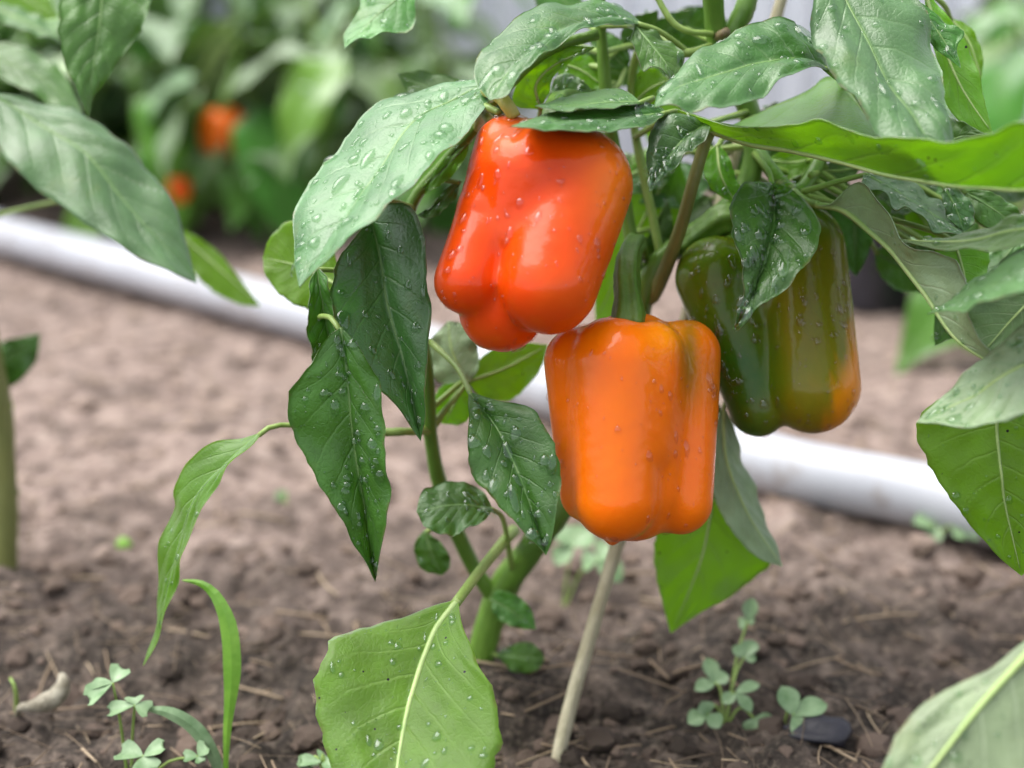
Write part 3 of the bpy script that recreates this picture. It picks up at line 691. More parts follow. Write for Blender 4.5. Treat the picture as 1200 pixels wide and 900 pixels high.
# low lime leaf under the green pepper
LF((842, 498, 68.5), (786, 742, 70.5), [(838, 560, 68.8), (826, 640, 69.3), (805, 700, 70)], [(800, 545), (768, 620), (768, 665), (778, 712)], [(872, 560), (893, 630), (904, 662), (862, 694), (822, 718)], mset='thin', face='under', drops=0, quilt=0.0014, wave=0.0016, stalk=[(835, 470, 68.5), (735, 430, 68.1)])
LF((848, 474, 67), (917, 664, 67.5), [(852, 540, 67), (878, 605, 67.2)], [(835, 515), (832, 560), (850, 612), (886, 652)], [(862, 508), (880, 560), (902, 618)], mset='pale', face='under', drops=0, dB=0.8, stalk=[(842, 455, 67.4), (733, 425, 68)])
# leaves glimpsed below the red pepper
LF((548, 450, 67.5), (525, 376, 68), [(530, 412, 67.6)], [(512, 446), (502, 405)], [(560, 432), (558, 400), (545, 380)], mset='pale', face='under', drops=0, nu=24, stalk=[(540, 458, 67), (505, 500, 66.5)])
LF((547, 448, 68), (642, 404, 69), [(595, 430, 68.4)], [(562, 420), (600, 402)], [(566, 466), (596, 469), (618, 453), (635, 430)], mset='thin', face='under', drops=0, nu=30, stalk=[(538, 458, 67.3), (506, 505, 66.8)])
LF((543, 448, 67.6), (520, 497, 68), [(532, 474, 67.7)], [(518, 452), (508, 472), (508, 490)], [(551, 465), (552, 485), (542, 497)], mset='thin', face='under', drops=0, nu=24, stalk=[(538, 450, 67.2), (504, 480, 66.2)])
LF((550, 166, 63.8), (486, 230, 64.5), [(520, 198, 64)], [(535, 172), (505, 206)], [(545, 186), (528, 208), (505, 224)], mset='thin', drops=3, nu=24, stalk=[(548, 162, 63.8)])
LF((540, 212, 64.3), (488, 252, 65), [(515, 238, 64.5)], [(522, 222), (503, 244)], [(534, 232), (515, 250), (500, 256)], mset='mid', drops=2, nu=24, stalk=[(506, 208, 64.4)])
# wet leaf tip at the top, left of centre
LF((505, -40, 66), (404, 57, 64.5), [(470, -5, 65.5), (435, 25, 65)], [(455, -35), (422, -6), (424, 13), (404, 38)], [(492, -10), (482, 34), (455, 40), (428, 43), (414, 50)], mset='mid', dA=0.8, dB=-0.8, drops=25, stalk=[(560, -30, 66), (640, -40, 65), (700, -60, 63.3)])
LF((1000, 232, 69), (1003, 324, 69.5), [(1002, 280, 69)], [(975, 240), (975, 280), (990, 310)], [(1018, 250), (1022, 280), (1013, 308)], drops=0, nu=24, mset='mid', stalk=[(960, 215, 68), (883, 190, 66.3)])
LF((898, 188, 67.5), (962, 184, 66.5), [(930, 190, 67)], [(915, 178), (940, 174)], [(898, 206), (915, 214), (940, 204)], mset='thin', face='under', drops=0, nu=24, stalk=[(885, 185, 66.4)])
LF((962, 200, 66), (1010, 195, 65.5), [(985, 200, 65.8)], [(975, 188), (995, 186)], [(975, 214), (995, 212)], mset='mid', face='under', drops=0, nu=20, stalk=[(950, 205, 64)])
# narrow drooping leaf on the left
LF((307, 507, 62.5), (168, 780, 65), [(263, 546, 62.4), (232, 580, 62.6), (214, 622, 63), (203, 664, 63.4), (196, 690, 63.8), (189, 722, 64.2), (184, 748, 64.6)],
   [(284, 513), (249, 520), (220, 544), (204, 576), (202, 595), (189, 636), (187, 676), (186, 705), (180, 745)],
   [(295, 522), (272, 544), (246, 579), (230, 613), (216, 652), (206, 682), (195, 715), (185, 752)], mset='thin', dA=0.9, dB=-0.6, drops=40, dsize=0.6, rib=0.8, nu=60, stalk=[(330, 498, 63), (420, 506, 64.5), (462, 508, 65.5), (505, 500, 66.5)], lab='narrow leaf drooping to a thread tip on the left')
stem('branch', [(440, 506, 64.8), (475, 506, 65), (506, 505, 66.8)], [0.0016, 0.0022], 'stem_pale', plant, 8)

# smaller leaves crowding the inside of the plant
fr_ = random.Random(77)
HOLD = [PA(spline(b, 30)) for b in (S_MAIN[6:], [(752, 350, 67.2), (742, 290, 67.5), (725, 200, 67), (712, 120, 66), (705, 40, 65)], [(882, 170, 66), (930, 225, 64.6), (965, 180, 65.6), (1010, 90, 65.6), (1040, -40, 64.5)], [(520, 192, 64.3), (556, 152, 63.7), (585, 110, 63), (640, 60, 63)])]
HOLD = np.vstack(HOLD)
def filler(x0, x1, y0, y1, d0, d1, count, kinds):
    for _ in range(count):
        bx, by, bd = fr_.uniform(x0, x1), fr_.uniform(y0, y1), fr_.uniform(d0, d1)
        a = fr_.uniform(0, 2 * math.pi); L = fr_.uniform(60, 105); w = L * fr_.uniform(0.2, 0.3)
        ca, sa = math.cos(a), 0.75 * math.sin(a) + 0.35; k = math.hypot(ca, sa); ca, sa = ca / k, sa / k
        pt = lambda u, v, dd: (bx + ca * L * u - sa * v * w, by + sa * L * u + ca * v * w, bd + dd)
        tl = fr_.uniform(-1.5, 1.5)
        near = HOLD[np.argmin(np.linalg.norm(HOLD - P((bx, by, bd)), axis=1))]
        ms = fr_.choice(kinds)
        LF(pt(0, 0, 0), pt(1, 0, tl), [pt(0.5, 0.05, tl * 0.4)], [pt(0.12, 0.6, 0.3), pt(0.4, 1, 0.5), pt(0.75, 0.6, tl * 0.6 + 0.3)], [pt(0.12, -0.6, -0.3), pt(0.4, -1, -0.5), pt(0.75, -0.6, tl * 0.6 - 0.3)],
           mset=ms, face='under' if ms == 'thin' else 'top', drops=12 if ms != 'thin' else 0, nu=24, nv=6, stalk=[(P((bx, by, bd)) + near) / 2 + np.array([0, 0.004, 0]), near])
filler(650, 790, 20, 110, 68.5, 73, 9, ('mid', 'thin', 'dark'))
filler(700, 840, 150, 290, 69.5, 74, 9, ('mid', 'thin', 'dark', 'dark'))
filler(830, 1000, 130, 230, 68, 73, 9, ('mid', 'thin', 'dark'))
filler(1000, 1180, 150, 270, 64.5, 70, 10, ('mid', 'thin', 'dark', 'sheen'))
filler(1120, 1200, 270, 400, 63.5, 68, 5, ('mid', 'dark'))
filler(970, 1190, 170, 300, 65, 71, 9, ('mid', 'thin', 'mid'))
filler(500, 580, 120, 200, 66, 70, 3, ('mid', 'dark'))

#@@PEPPERS
# ------------------------------------------------------------------ peppers
def camspace(p):
    x, y, d = p
    return np.array([(x - 600) / FPX * d, -(y - 450) / FPX * d, d])       # cm

def sd_cone(q, a, b, r1, r2):
    ab = b - a; t = np.clip(((q - a) @ ab) / (ab @ ab), 0, 1)
    return np.linalg.norm(q - a - t[:, None] * ab, axis=1) - (r1 + (r2 - r1) * t)

def smin(a, b, k):
    h = np.clip(0.5 + 0.5 * (b - a) / k, 0, 1)
    return b * (1 - h) + a * h - k * h * (1 - h)

def pepper(label, centre, lobes, dents, k, pigment, ndrops, dsize=1.0, nt=150, npn=110, dneg=0.5):
    c = camspace(centre)
    L = [(camspace(a), camspace(b), r1 * a[2] / FPX, r2 * b[2] / FPX) for a, b, r1, r2 in lobes]
    D = [(camspace(p), r * p[2] / FPX) for p, r in dents]
    def sdf(q):
        d = None
        for a, b, r1, r2 in L:
            e = sd_cone(q, a, b, r1, r2); d = e if d is None else smin(d, e, k)
        for p, r in D:
            e = -(np.linalg.norm(q - p, axis=1) - r); d = -smin(-d, -e, dneg)
        return d
    th = np.linspace(0, 2 * math.pi, nt, endpoint=False); ph = np.linspace(0, math.pi, npn)
    T, Ph = np.meshgrid(th, ph)
    dirs = np.stack([np.sin(Ph) * np.cos(T), np.cos(Ph), np.sin(Ph) * np.sin(T)], -1).reshape(-1, 3)
    lo, hi = np.zeros(len(dirs)), np.full(len(dirs), 9.0)
    for s in np.linspace(0.5, 9, 60):                 # first exit along each ray
        out = sdf(c + dirs * s) > 0
        hi = np.where(out & (hi == 9.0), s, hi)
    lo = np.maximum(0, hi - 0.16)
    for _ in range(22):
        m = (lo + hi) / 2; out = sdf(c + dirs * m[:, None]) > 0
        hi = np.where(out, m, hi); lo = np.where(out, lo, m)
    pc = c + dirs * lo[:, None]
    # a light smoothing keeps creases soft
    g = pc.reshape(npn, nt, 3)
    for _ in range(2):
        g[1:-1] = 0.5 * g[1:-1] + 0.125 * (g[:-2] + g[2:] + np.roll(g, 1, 1)[1:-1] + np.roll(g, -1, 1)[1:-1])
    # shallow unevenness of the skin
    wv = 0.05 * vnoise(g[:, :, 0] * 1.3 + 40, g[:, :, 1] * 0.9 + g[:, :, 2] + 20, 3) + 0.02 * vnoise(g[:, :, 0] * 4 + 40, g[:, :, 1] * 3 + g[:, :, 2] * 3 + 20, 5)
    pc = (g + (g - c) / np.linalg.norm(g - c, axis=2, keepdims=True) * wv[:, :, None]).reshape(-1, 3)
    px = np.stack([pc[:, 0] / pc[:, 2] * FPX + 600, 450 - pc[:, 1] / pc[:, 2] * FPX, pc[:, 2]], 1)
    W = CAMP + (pc * 0.01) @ CR.T
    F = []
    for i in range(npn - 1):
        for j in range(nt):
            a, b = i * nt + j, i * nt + (j + 1) % nt
            F.append((a, b, b + nt, a + nt))
    ctr = CAMP + CR @ (c * 0.01)
    r = root('bell_pepper', tuple(ctr), label, 'pepper', 'bell peppers on the main plant')
    o = mesh_obj('pepper_body', W, F, 'pepper_skin', r)
    bm = bmesh.new(); bm.from_mesh(o.data); bmesh.ops.remove_doubles(bm, verts=bm.verts, dist=0.00002); bmesh.ops.recalc_face_normals(bm, faces=bm.faces)
    bm.to_mesh(o.data); bm.free()
    co = np.empty(len(o.data.vertices) * 3); o.data.vertices.foreach_get('co', co)
    co = co.reshape(-1, 3)
    cc = (co - CAMP) @ CR * 100
    px = np.stack([cc[:, 0] / cc[:, 2] * FPX + 600, 450 - cc[:, 1] / cc[:, 2] * FPX, cc[:, 2]], 1)
    add_attr(o, 'pigment', pigment(px))
    nr = np.empty(len(co) * 3); o.data.vertices.foreach_get('normal', nr); nr = nr.reshape(-1, 3)
    face = np.einsum('ij,ij->i', nr, CAMP - co) > -0.02
    pick = RNG.choice(np.where(face)[0], ndrops)
    sz = (0.00035 + 0.0014 * RNG.random(ndrops) ** 3.6) * dsize
    jit = RNG.normal(0, 0.0006, (ndrops, 3)); jit -= nr[pick] * np.einsum('ij,ij->i', jit, nr[pick])[:, None]
    drops_mesh(co[pick] + jit, nr[pick], sz, np.tile([0.0, 0, -1], (ndrops, 1)), r, flat=0.55, mat='water_clear')
    return r, sdf

def blob(px, x, y, rx, ry):
    return np.exp(-((px[:, 0] - x) / rx) ** 2 - ((px[:, 1] - y) / ry) ** 2)[:, None]

def pig_red(px):
    c = np.tile(np.array([0.80, 0.062, 0.001]), (len(px), 1))
    n = vnoise(px[:, 0] / 40, px[:, 1] / 50, 4)[:, None]
    o = np.clip(blob(px, 735, 215, 55, 70) * 1.0 + blob(px, 590, 150, 40, 25) * 0.5 + blob(px, 700, 340, 60, 60) * 0.25 + n * 0.25, 0, 1)
    return c * (1 - o) + np.array([0.86, 0.17, 0.008]) * o
def pig_orange(px):
    c = np.tile(np.array([0.95, 0.168, 0.0002]), (len(px), 1))
    y = np.clip(blob(px, 790, 385, 35, 30) * 0.9 + blob(px, 690, 385, 30, 22) * 0.5 + vnoise(px[:, 0] / 45, px[:, 1] / 60, 7)[:, None] * 0.35, 0, 1)
    c = c * (1 - y) + np.array([0.88, 0.30, 0.004]) * y
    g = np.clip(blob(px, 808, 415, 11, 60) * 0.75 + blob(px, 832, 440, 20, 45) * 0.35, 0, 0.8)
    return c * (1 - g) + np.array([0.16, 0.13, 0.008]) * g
def pig_green(px):
    n = vnoise(px[:, 0] / 22, px[:, 1] / 34, 8)[:, None]; n2 = vnoise(px[:, 0] / 7, px[:, 1] / 26, 12)[:, None]
    c = np.tile(np.array([0.085, 0.165, 0.004]), (len(px), 1))
    f = np.clip((px[:, 0:1] - 885) / 45 + n * 0.6 + n2 * 0.3, 0, 1) * np.clip((px[:, 1:2] - 250) / 60, 0, 1)
    c = c * (1 - f * 0.75) + np.array([0.20, 0.175, 0.004]) * f * 0.75
    d = np.clip(blob(px, 868, 460, 40, 85) * 1.2, 0, 1)
    c = c * (1 - d) + np.array([0.022, 0.100, 0.005]) * d
    t = np.clip((px[:, 1:2] - 440) / 70 + n * 0.8 + n2 * 0.4, 0, 1) * np.clip((px[:, 0:1] - 912) / 40, 0, 1)
    c = c * (1 - t * 0.5) + np.array([0.34, 0.17, 0.005]) * t * 0.5
    o = np.clip((px[:, 0:1] - 976) / 20 + (px[:, 1:2] - 435) / 70 + n * 1.1 + n2 * 0.5, 0, 1) * np.clip((px[:, 0:1] - 950) / 25, 0, 1)
    return c * (1 - o) + np.array([0.80, 0.27, 0.006]) * o

red, red_sdf = pepper('glossy red bell pepper with water drops, highest of the three in focus', (622, 265, 60),
    [((566, 258, 59.0), (547, 330, 58.3), 33, 39), ((676, 217, 59.2), (643, 333, 57.8), 66, 59), ((629, 214, 59.4), (612, 268, 59.4), 75, 60), ((592, 172, 59.7), (574, 240, 59.3), 36, 36),
     ((615, 250, 61.2), (588, 362, 59.6), 55, 51), ((655, 215, 62), (640, 310, 61.5), 62, 50)],
    [((652, 122, 61.5), 20)], 0.40, pig_red, 210, 1.4)
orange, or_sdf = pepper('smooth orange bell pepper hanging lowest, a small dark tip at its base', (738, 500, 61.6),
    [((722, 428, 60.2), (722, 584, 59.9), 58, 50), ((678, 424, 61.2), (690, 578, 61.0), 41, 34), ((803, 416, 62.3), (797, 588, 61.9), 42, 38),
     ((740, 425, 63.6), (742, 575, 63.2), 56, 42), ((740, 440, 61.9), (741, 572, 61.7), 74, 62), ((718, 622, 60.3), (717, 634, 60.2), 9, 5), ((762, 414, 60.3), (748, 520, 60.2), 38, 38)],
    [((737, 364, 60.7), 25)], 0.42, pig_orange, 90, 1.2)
green, gr_sdf = pepper('dark green bell pepper turning orange at its lower right side', (905, 390, 66),
    [((840, 326, 65.4), (888, 478, 65.0), 49, 34), ((938, 292, 65.4), (952, 452, 64.4), 52, 56), ((905, 330, 68), (930, 440, 67.5), 58, 52), ((900, 325, 66.6), (925, 440, 66.6), 68, 48), ((885, 320, 65.4), (900, 350, 65.4), 44, 40)],
    [((872, 252, 66), 20)], 0.38, pig_green, 330, 1.35)

def calyx(parent, c, r_px, d_up, stalk_pts, radii, mat='stem_green'):
    """five-pointed cap with the stalk growing from it."""
    P0 = P(c); up = np.array(d_up, float); up /= np.linalg.norm(up)
    e1 = np.cross(up, [0.2, 1, 0.1]); e1 /= np.linalg.norm(e1); e2 = np.cross(up, e1)
    R = r_px * c[2] / FPX * 0.01
    V, F = [], []; k = 30
    for j, (f, h) in enumerate(((0.25, 0.35), (0.55, 0.16), (0.85, 0.05), (1.0, -0.06))):
        for i in range(k):
            a = 2 * math.pi * i / k
            rr = R * f * (1 + (0.22 * f ** 3) * math.cos(6 * a))
            V.append(P0 + rr * (math.cos(a) * e1 + math.sin(a) * e2) + up * h * R)
    for j in range(3):
        for i in range(k): F.append((j * k + i, j * k + (i + 1) % k, (j + 1) * k + (i + 1) % k, (j + 1) * k + i))
    F.append(tuple(range(k)))
    mesh_obj('calyx', V, F, mat, parent)
    v, f = tube_geo(spline([P0] + [P(q) for q in stalk_pts], 30), radii, 30, 0.13, 5, rough=0.12)
    mesh_obj('stalk', v, f, mat, parent)
calyx(orange, (737, 387, 61.2), 40, (0, -0.05, 1), [(737, 366, 61.5), (735, 335, 62.2), (736, 304, 63.2), (745, 285, 65), (750, 300, 67.3)], [0.0088, 0.0058, 0.0052, 0.0050, 0.0046, 0.0045])
calyx(red, (648, 147, 60.6), 30, (0.2, 0.25, 1), [(652, 130, 61.6), (668, 118, 64), (714, 140, 66.4)], [0.0058, 0.0050, 0.0042])
calyx(green, (872, 275, 66), 36, (-0.2, 0.1, 1), [(866, 262, 66), (845, 258, 66), (800, 292, 66.6)], [0.0068, 0.0062, 0.0055])

# ------------------------------------------------------------------ stake
sb = P((655, 887, 67.6))
stake = tag(tube('garden_stake', [P(p) for p in [(648, 912, 67.8), (668, 825, 68.4), (700, 715, 69.2), (722, 640, 69.6), (770, 480, 69.8), (858, 190, 69.6), (915, 0, 68.4), (950, -130, 66.5)]],
    [0.0036, 0.0030, 0.0034, 0.0027, 0.0030, 0.0026, 0.0028, 0.0026], 'stake_wood', None, 10, 80, 0.16), 'pale dry wooden stake leaning behind the orange pepper', 'stake')

#@@SIDE
# ------------------------------------------------------------------ neighbouring plants
lp_base = G(2, 690); left_plant = root('pepper_plant', tuple(lp_base), 'soft focus pepper plant at the left edge with pale drooping leaves', 'pepper plant', 'pepper plants')
stem('stem', [(2, 695, 84), (2, 600, 83), (-6, 480, 82), (-30, 330, 80), (-60, 150, 77), (-80, -60, 73)], [0.0095, 0.0088, 0.0075, 0.006], 'stem_olive', left_plant)
LL = lambda *a, **k: leaf(left_plant, *a, **k)
LL((-15, 108, 72), (231, 332, 70), [(13, 124, 72), (53, 151, 71.6), (102, 182, 71), (147, 240, 70.5), (196, 293, 70)],
   [(44, 120), (89, 133), (138, 164), (178, 204), (204, 244), (219, 289)], [(-18, 140), (0, 178), (31, 213), (80, 249), (124, 280), (178, 309), (212, 325)], dA=1.6, dB=-1.6, crown=0.0015, quilt=0.0016, drops=0, stalk=[(-60, 110, 75), (-68, 100, 76)], mset='waxy', lab='long pale grey green leaf at the upper left')
LL((122, -45, 69), (104, 138, 68), [(118, 20, 68.5), (108, 90, 68)], [(82, -20), (69, 15), (71, 55), (84, 98), (97, 126)], [(160, -30), (177, 2), (164, 38), (138, 72), (113, 108)], mset='mid', dA=-0.6, dB=0.6, quilt=0.0014, drops=0, stalk=[(80, -80, 71), (-78, -40, 73.5)])
LL((-30, 60, 77), (97, 132, 76), [(40, 88, 76.4)], [(5, 52), (45, 62), (78, 92)], [(0, 92), (40, 112), (75, 128)], mset='mid', dA=1.2, dB=-1, drops=0, nu=30, stalk=[(-66, 80, 76.2)])
LL((-25, 0, 80), (68, 46, 79), [(20, 22, 79.6)], [(0, 6), (35, 14), (58, 32)], [(0, 22), (30, 38)], mset='pale', dA=1.2, dB=-1, drops=0, nu=24, stalk=[(-74, 0, 74.5)])
LL((-20, -40, 84), (70, 22, 83), [(20, -8, 83.5)], [(10, -45), (50, -15)], [(-10, 10), (30, 24)], mset='thin', face='under', drops=0, nu=24, stalk=[(-76, -30, 74)])
LL((195, 262, 80), (306, 359, 79), [(240, 300, 79.6)], [(228, 276), (258, 298), (285, 332)], [(215, 305), (245, 338), (280, 356)], mset='thin', face='under', drops=0, nu=30, stalk=[(120, 230, 80), (-40, 260, 79)])
LL((-20, 440, 83), (47, 391, 82), [(15, 416, 82.5)], [(-5, 405), (25, 395)], [(0, 458), (28, 442), (44, 418)], mset='dark', drops=0, nu=24, stalk=[(-20, 440, 82.6)])
LL((-20, 455, 83), (6, 545, 83), [(0, 500, 83)], [(-30, 480), (-20, 520)], [(8, 462), (17, 490), (14, 520)], mset='thin', drops=0, nu=24, stalk=[(-12, 450, 82.4)])
LL((-10, 560, 84), (24, 578, 84), [(8, 568, 84)], [(0, 558), (15, 562)], [(0, 574), (14, 580)], mset='pale', drops=0, nu=20, stalk=[(0, 572, 83)])

rp_base = G(1420, 900); rp_base[1] = 0.60; rp_base[0] = 0.33
right_plant = root('pepper_plant', (rp_base[0], rp_base[1], 0), 'wet pepper plant at the right edge, speckled leaf undersides towards the camera', 'pepper plant', 'pepper plants')
rb = np.array([rp_base[0], rp_base[1], -0.01])
tube('stem', [rb, P((1440, 700, 60)), P((1420, 500, 57)), P((1400, 300, 54)), P((1380, 100, 51)), P((1370, -100, 48))], [0.008, 0.006, 0.0045], 'stem_green', right_plant, 12, 40, 0.05)
LR = lambda *a, **k: leaf(right_plant, *a, **k)
LR((1290, 288, 50), (1087, 368, 55), [(1200, 318, 52), (1150, 343, 53.4)], [(1240, 275), (1200, 292), (1178, 304), (1158, 316), (1136, 337), (1112, 355)], [(1240, 320), (1200, 340), (1180, 348), (1150, 358), (1118, 364)], dA=3.2, dB=-1.6, crown=0.001, drops=60, stalk=[(1340, 290, 51), (1398, 300, 54)], mset='waxy', lab='pale shiny leaf with a pointed tip at the right edge')
LR((1230, 330, 63), (1150, 415, 63), [(1190, 370, 63)], [(1190, 335), (1140, 352), (1130, 375)], [(1225, 380), (1200, 405)], mset='dark', face='under', drops=0, nu=30, stalk=[(1300, 340, 60), (1400, 320, 54.4)])
LR((1300, 395, 52), (1074, 495, 56), [(1200, 428, 53.4), (1140, 465, 54.8)], [(1240, 362), (1200, 378), (1177, 397), (1152, 418), (1112, 453)], [(1260, 470), (1200, 487), (1147, 496), (1105, 498)], mset='pale', face='under', dA=0.6, dB=-0.8, drops=90, dsize=0.9, quilt=0.0014, stalk=[(1350, 400, 53), (1408, 420, 56)], lab='pale speckled leaf underside right of the green pepper')
LR((1165, 455, 58.5), (1197, 675, 60), [(1170, 520, 58.6), (1178, 590, 59)], [(1100, 468), (1072, 497), (1080, 527), (1100, 562), (1130, 606), (1168, 650)], [(1215, 470), (1245, 530), (1240, 600), (1215, 655)], mset='thin', face='under', drops=30, dsize=0.8, quilt=0.0014, stalk=[(1250, 440, 58), (1412, 460, 56.6)], lab='hanging green leaf with black specks at the right edge')
LR((1290, 670, 51), (1035, 975, 49), [(1230, 738, 50.6), (1150, 826, 50), (1095, 896, 49.4)], [(1240, 715), (1200, 750), (1160, 788), (1120, 800), (1080, 826), (1054, 856), (1036, 895), (1025, 940)], [(1300, 740), (1290, 830), (1230, 910), (1130, 965)], mset='pale', face='under', dA=0.5, dB=-0.6, drops=40, rib=2.2, quilt=0.0012, stalk=[(1350, 620, 52), (1440, 690, 59.6)], stalk_r=0.002, lab='large pale leaf underside in the lower right corner')

#@@BACK
# ------------------------------------------------------------------ plants in the row behind
def proto_leaf(L, W, droop, curl):
    nu, nv = 12, 4; V, F, MI = [], [], []
    for i in range(nu + 1):
        u = i / nu; w = W * (math.sin(math.pi * min(1, u * 1.02) ** 0.72) ** 0.9 + 0.01); 
        x = L * u * (1 - 0.25 * droop * u); z = -droop * L * u ** 1.8 * 0.7
        for j in range(-nv, nv + 1):
            s = j / nv
            V.append((x, s * w * 0.5, z + curl * abs(s) * w * 0.4 + 0.004 * math.sin(u * 14 + 2 * s) * abs(s)))
    m = 2 * nv + 1; N = len(V)
    for i in range(nu):
        for j in range(2 * nv):
            a = i * m + j; F.append((a, a + m, a + m + 1, a + 1)[::-1]); MI.append(0)
            F.append((N + a, N + a + m, N + a + m + 1, N + a + 1)); MI.append(1)
    V += [(x, y, z - 0.0005) for x, y, z in V]
    uv = [(i / nu, (j + nv) / (2 * nv)) for i in range(nu + 1) for j in range(-nv, nv + 1)] * 2
    return V, F, MI, uv
PROTO = []
for ms in ('back', 'back', 'bright'):
    for (L, W, d, c) in ((0.12, 0.062, 0.75, 0.25), (0.10, 0.055, 0.35, 0.35), (0.14, 0.066, 1.0, 0.1)):
        V, F, MI, uv = proto_leaf(L, W, d, c)
        me = bpy.data.meshes.new('leaf'); me.from_pydata(V, [], F)
        for m in SETS[ms]: me.materials.append(MATS[m])
        me.polygons.foreach_set('material_index', MI); me.polygons.foreach_set('use_smooth', [True] * len(F))
        lay = me.uv_layers.new(name='UVMap'); li = np.empty(len(me.loops), dtype=np.int32); me.loops.foreach_get('vertex_index', li)
        lay.data.foreach_set('uv', np.array(uv)[li].ravel()); PROTO.append(me)

def back_plant(x, y, h, nl, label, spread=0.13, seed=0, lean=(0, 0)):
    rg = random.Random(seed)
    z0 = float(ground_h(x, y))
    r = root('pepper_plant', (x, y, z0), label, 'pepper plant', 'pepper plants')
    fork = Vector((x + lean[0] * 0.3, y + lean[1] * 0.3, h * 0.22))
    v, f = tube_geo(spline([np.array((x, y, z0 - 0.01)), np.array(fork)], 8), [0.007, 0.006], 8); mesh_obj('stem', v, f, 'stem_green', r)
    limbs = []
    for k in range(5):
        a = k / 5 * 2 * math.pi + rg.random() * 0.8; sp = spread * (0.5 + 0.7 * rg.random())
        end = np.array((x + lean[0] + sp * math.cos(a), y + lean[1] + sp * math.sin(a), h * (0.75 + 0.35 * rg.random())))
        mid = (np.array(fork) + end) / 2 + np.array((0.03 * math.cos(a), 0.03 * math.sin(a), -0.01))
        pts = spline([np.array(fork), mid, end], 14); limbs.append(pts)
        v, f = tube_geo(pts, [0.005, 0.004, 0.002], 7); mesh_obj('branch', v, f, 'stem_green', r)
    for k in range(nl):
        lb = limbs[rg.randrange(5)]; p = lb[rg.randrange(1, 14)]
        a = rg.random() * 2 * math.pi
        me = PROTO[rg.choice((0, 0, 1, 1, 2, 3, 4, 5, 3, 4, 6, 7, 8))]
        o = bpy.data.objects.new('leaf', me); COL.objects.link(o); o.parent = r
        st = 0.035 + 0.04 * rg.random()
        q = Vector(p) + Vector((math.cos(a) * st, math.sin(a) * st, 0.012 + rg.uniform(-0.02, 0.012)))
        q.z = max(q.z * 0.92 - 0.03, 0.05 + 0.04 * rg.random())
        s = 0.75 + 0.5 * rg.random()
        Mx = Matrix.Translation(q - Vector(r.location)) @ Matrix.Rotation(a, 4, 'Z') @ Matrix.Rotation(rg.uniform(-0.1, 0.6), 4, 'Y') @ Matrix.Rotation(rg.uniform(-0.5, 0.5), 4, 'X') @ Matrix.Scale(s, 4)
        o.matrix_local = Mx
        v, f = tube_geo(spline([p, (np.array(p) + np.array(q)) / 2 + np.array((0, 0, 0.006)), np.array(q)], 6), [0.0012, 0.001], 5)
        mesh_obj('leaf_stalk', v, f, 'stem_pale', r)
    return r

def small_pepper(pos, s, col, label):
    V, F = [], []; nt, npn = 36, 26
    for i in range(npn):
        ph = math.pi * i / (npn - 1)
        for j in range(nt):
            th = 2 * math.pi * j / nt
            rr = (math.sin(ph) ** 0.62) * (1 - 0.18 * (1 - math.cos(ph)) / 2) * (1 + 0.10 * abs(math.cos(2 * th)) - 0.06)
            z = math.cos(ph) * 1.15 - 0.22 * math.exp(-(math.sin(ph) / 0.28) ** 2) * (1 if ph < 1.5 else -0.7)
            V.append((pos[0] + s * rr * math.cos(th), pos[1] + s * rr * math.sin(th), pos[2] + s * z))
    for i in range(npn - 1):
        for j in range(nt):
            a, b = i * nt + j, i * nt + (j + 1) % nt; F.append((a, a + nt, b + nt, b))
    r = root('bell_pepper', tuple(pos), label, 'pepper', 'peppers on the plants behind')
    o = mesh_obj('pepper_body', V, F, 'pepper_skin', r); add_attr(o, 'pigment', np.tile(np.array(col), (len(V), 1)))
    v, f = tube_geo(spline([np.array(pos) + (0, 0, s * 0.85), np.array(pos) + (0.002, 0.004, s * 1.4), np.array(pos) + (0.01, 0.04, s * 2.4), np.array(pos) + (0.0, 0.13, s * 3.4)], 14), [s * 0.16, s * 0.13], 8)
    mesh_obj('stalk', v, f, 'stem_green', r)

back_plant(-0.88, 1.92, 0.36, 80, 'blurred pepper plant behind the far left end of the white pipe', 0.15, 3)
back_plant(-0.63, 1.82, 0.34, 90, 'blurred pepper plant behind the pipe, left of the orange background peppers', 0.15, 5)
back_plant(-0.37, 1.72, 0.34, 95, 'blurred pepper plant behind the white pipe, bearing two orange peppers', 0.15, 8)
back_plant(-0.14, 1.66, 0.32, 60, 'blurred pepper plant behind the pipe, nearest the middle of the photo', 0.10, 15)
back_plant(-0.50, 1.95, 0.42, 70, 'blurred pepper plant against the fence, behind the orange background peppers', 0.14, 41)
back_plant(-0.24, 1.93, 0.40, 70, 'blurred pepper plant against the fence, left of the red pepper', 0.13, 52)
back_plant(0.66, 1.60, 0.36, 60, 'blurred pepper plant in the background at the right edge', 0.13, 21)
back_plant(0.47, 1.27, 0.15, 24, 'low dark leafy pepper plant just behind the pipe on the right', 0.06, 33)
a = P((262, 160, 156)); small_pepper(a, 0.029, (0.85, 0.16, 0.006), 'larger of two blurred orange peppers in the upper left background')
b = P((210, 222, 155)); small_pepper(b, 0.0135, (0.82, 0.12, 0.006), 'small blurred orange pepper low beside the larger one')

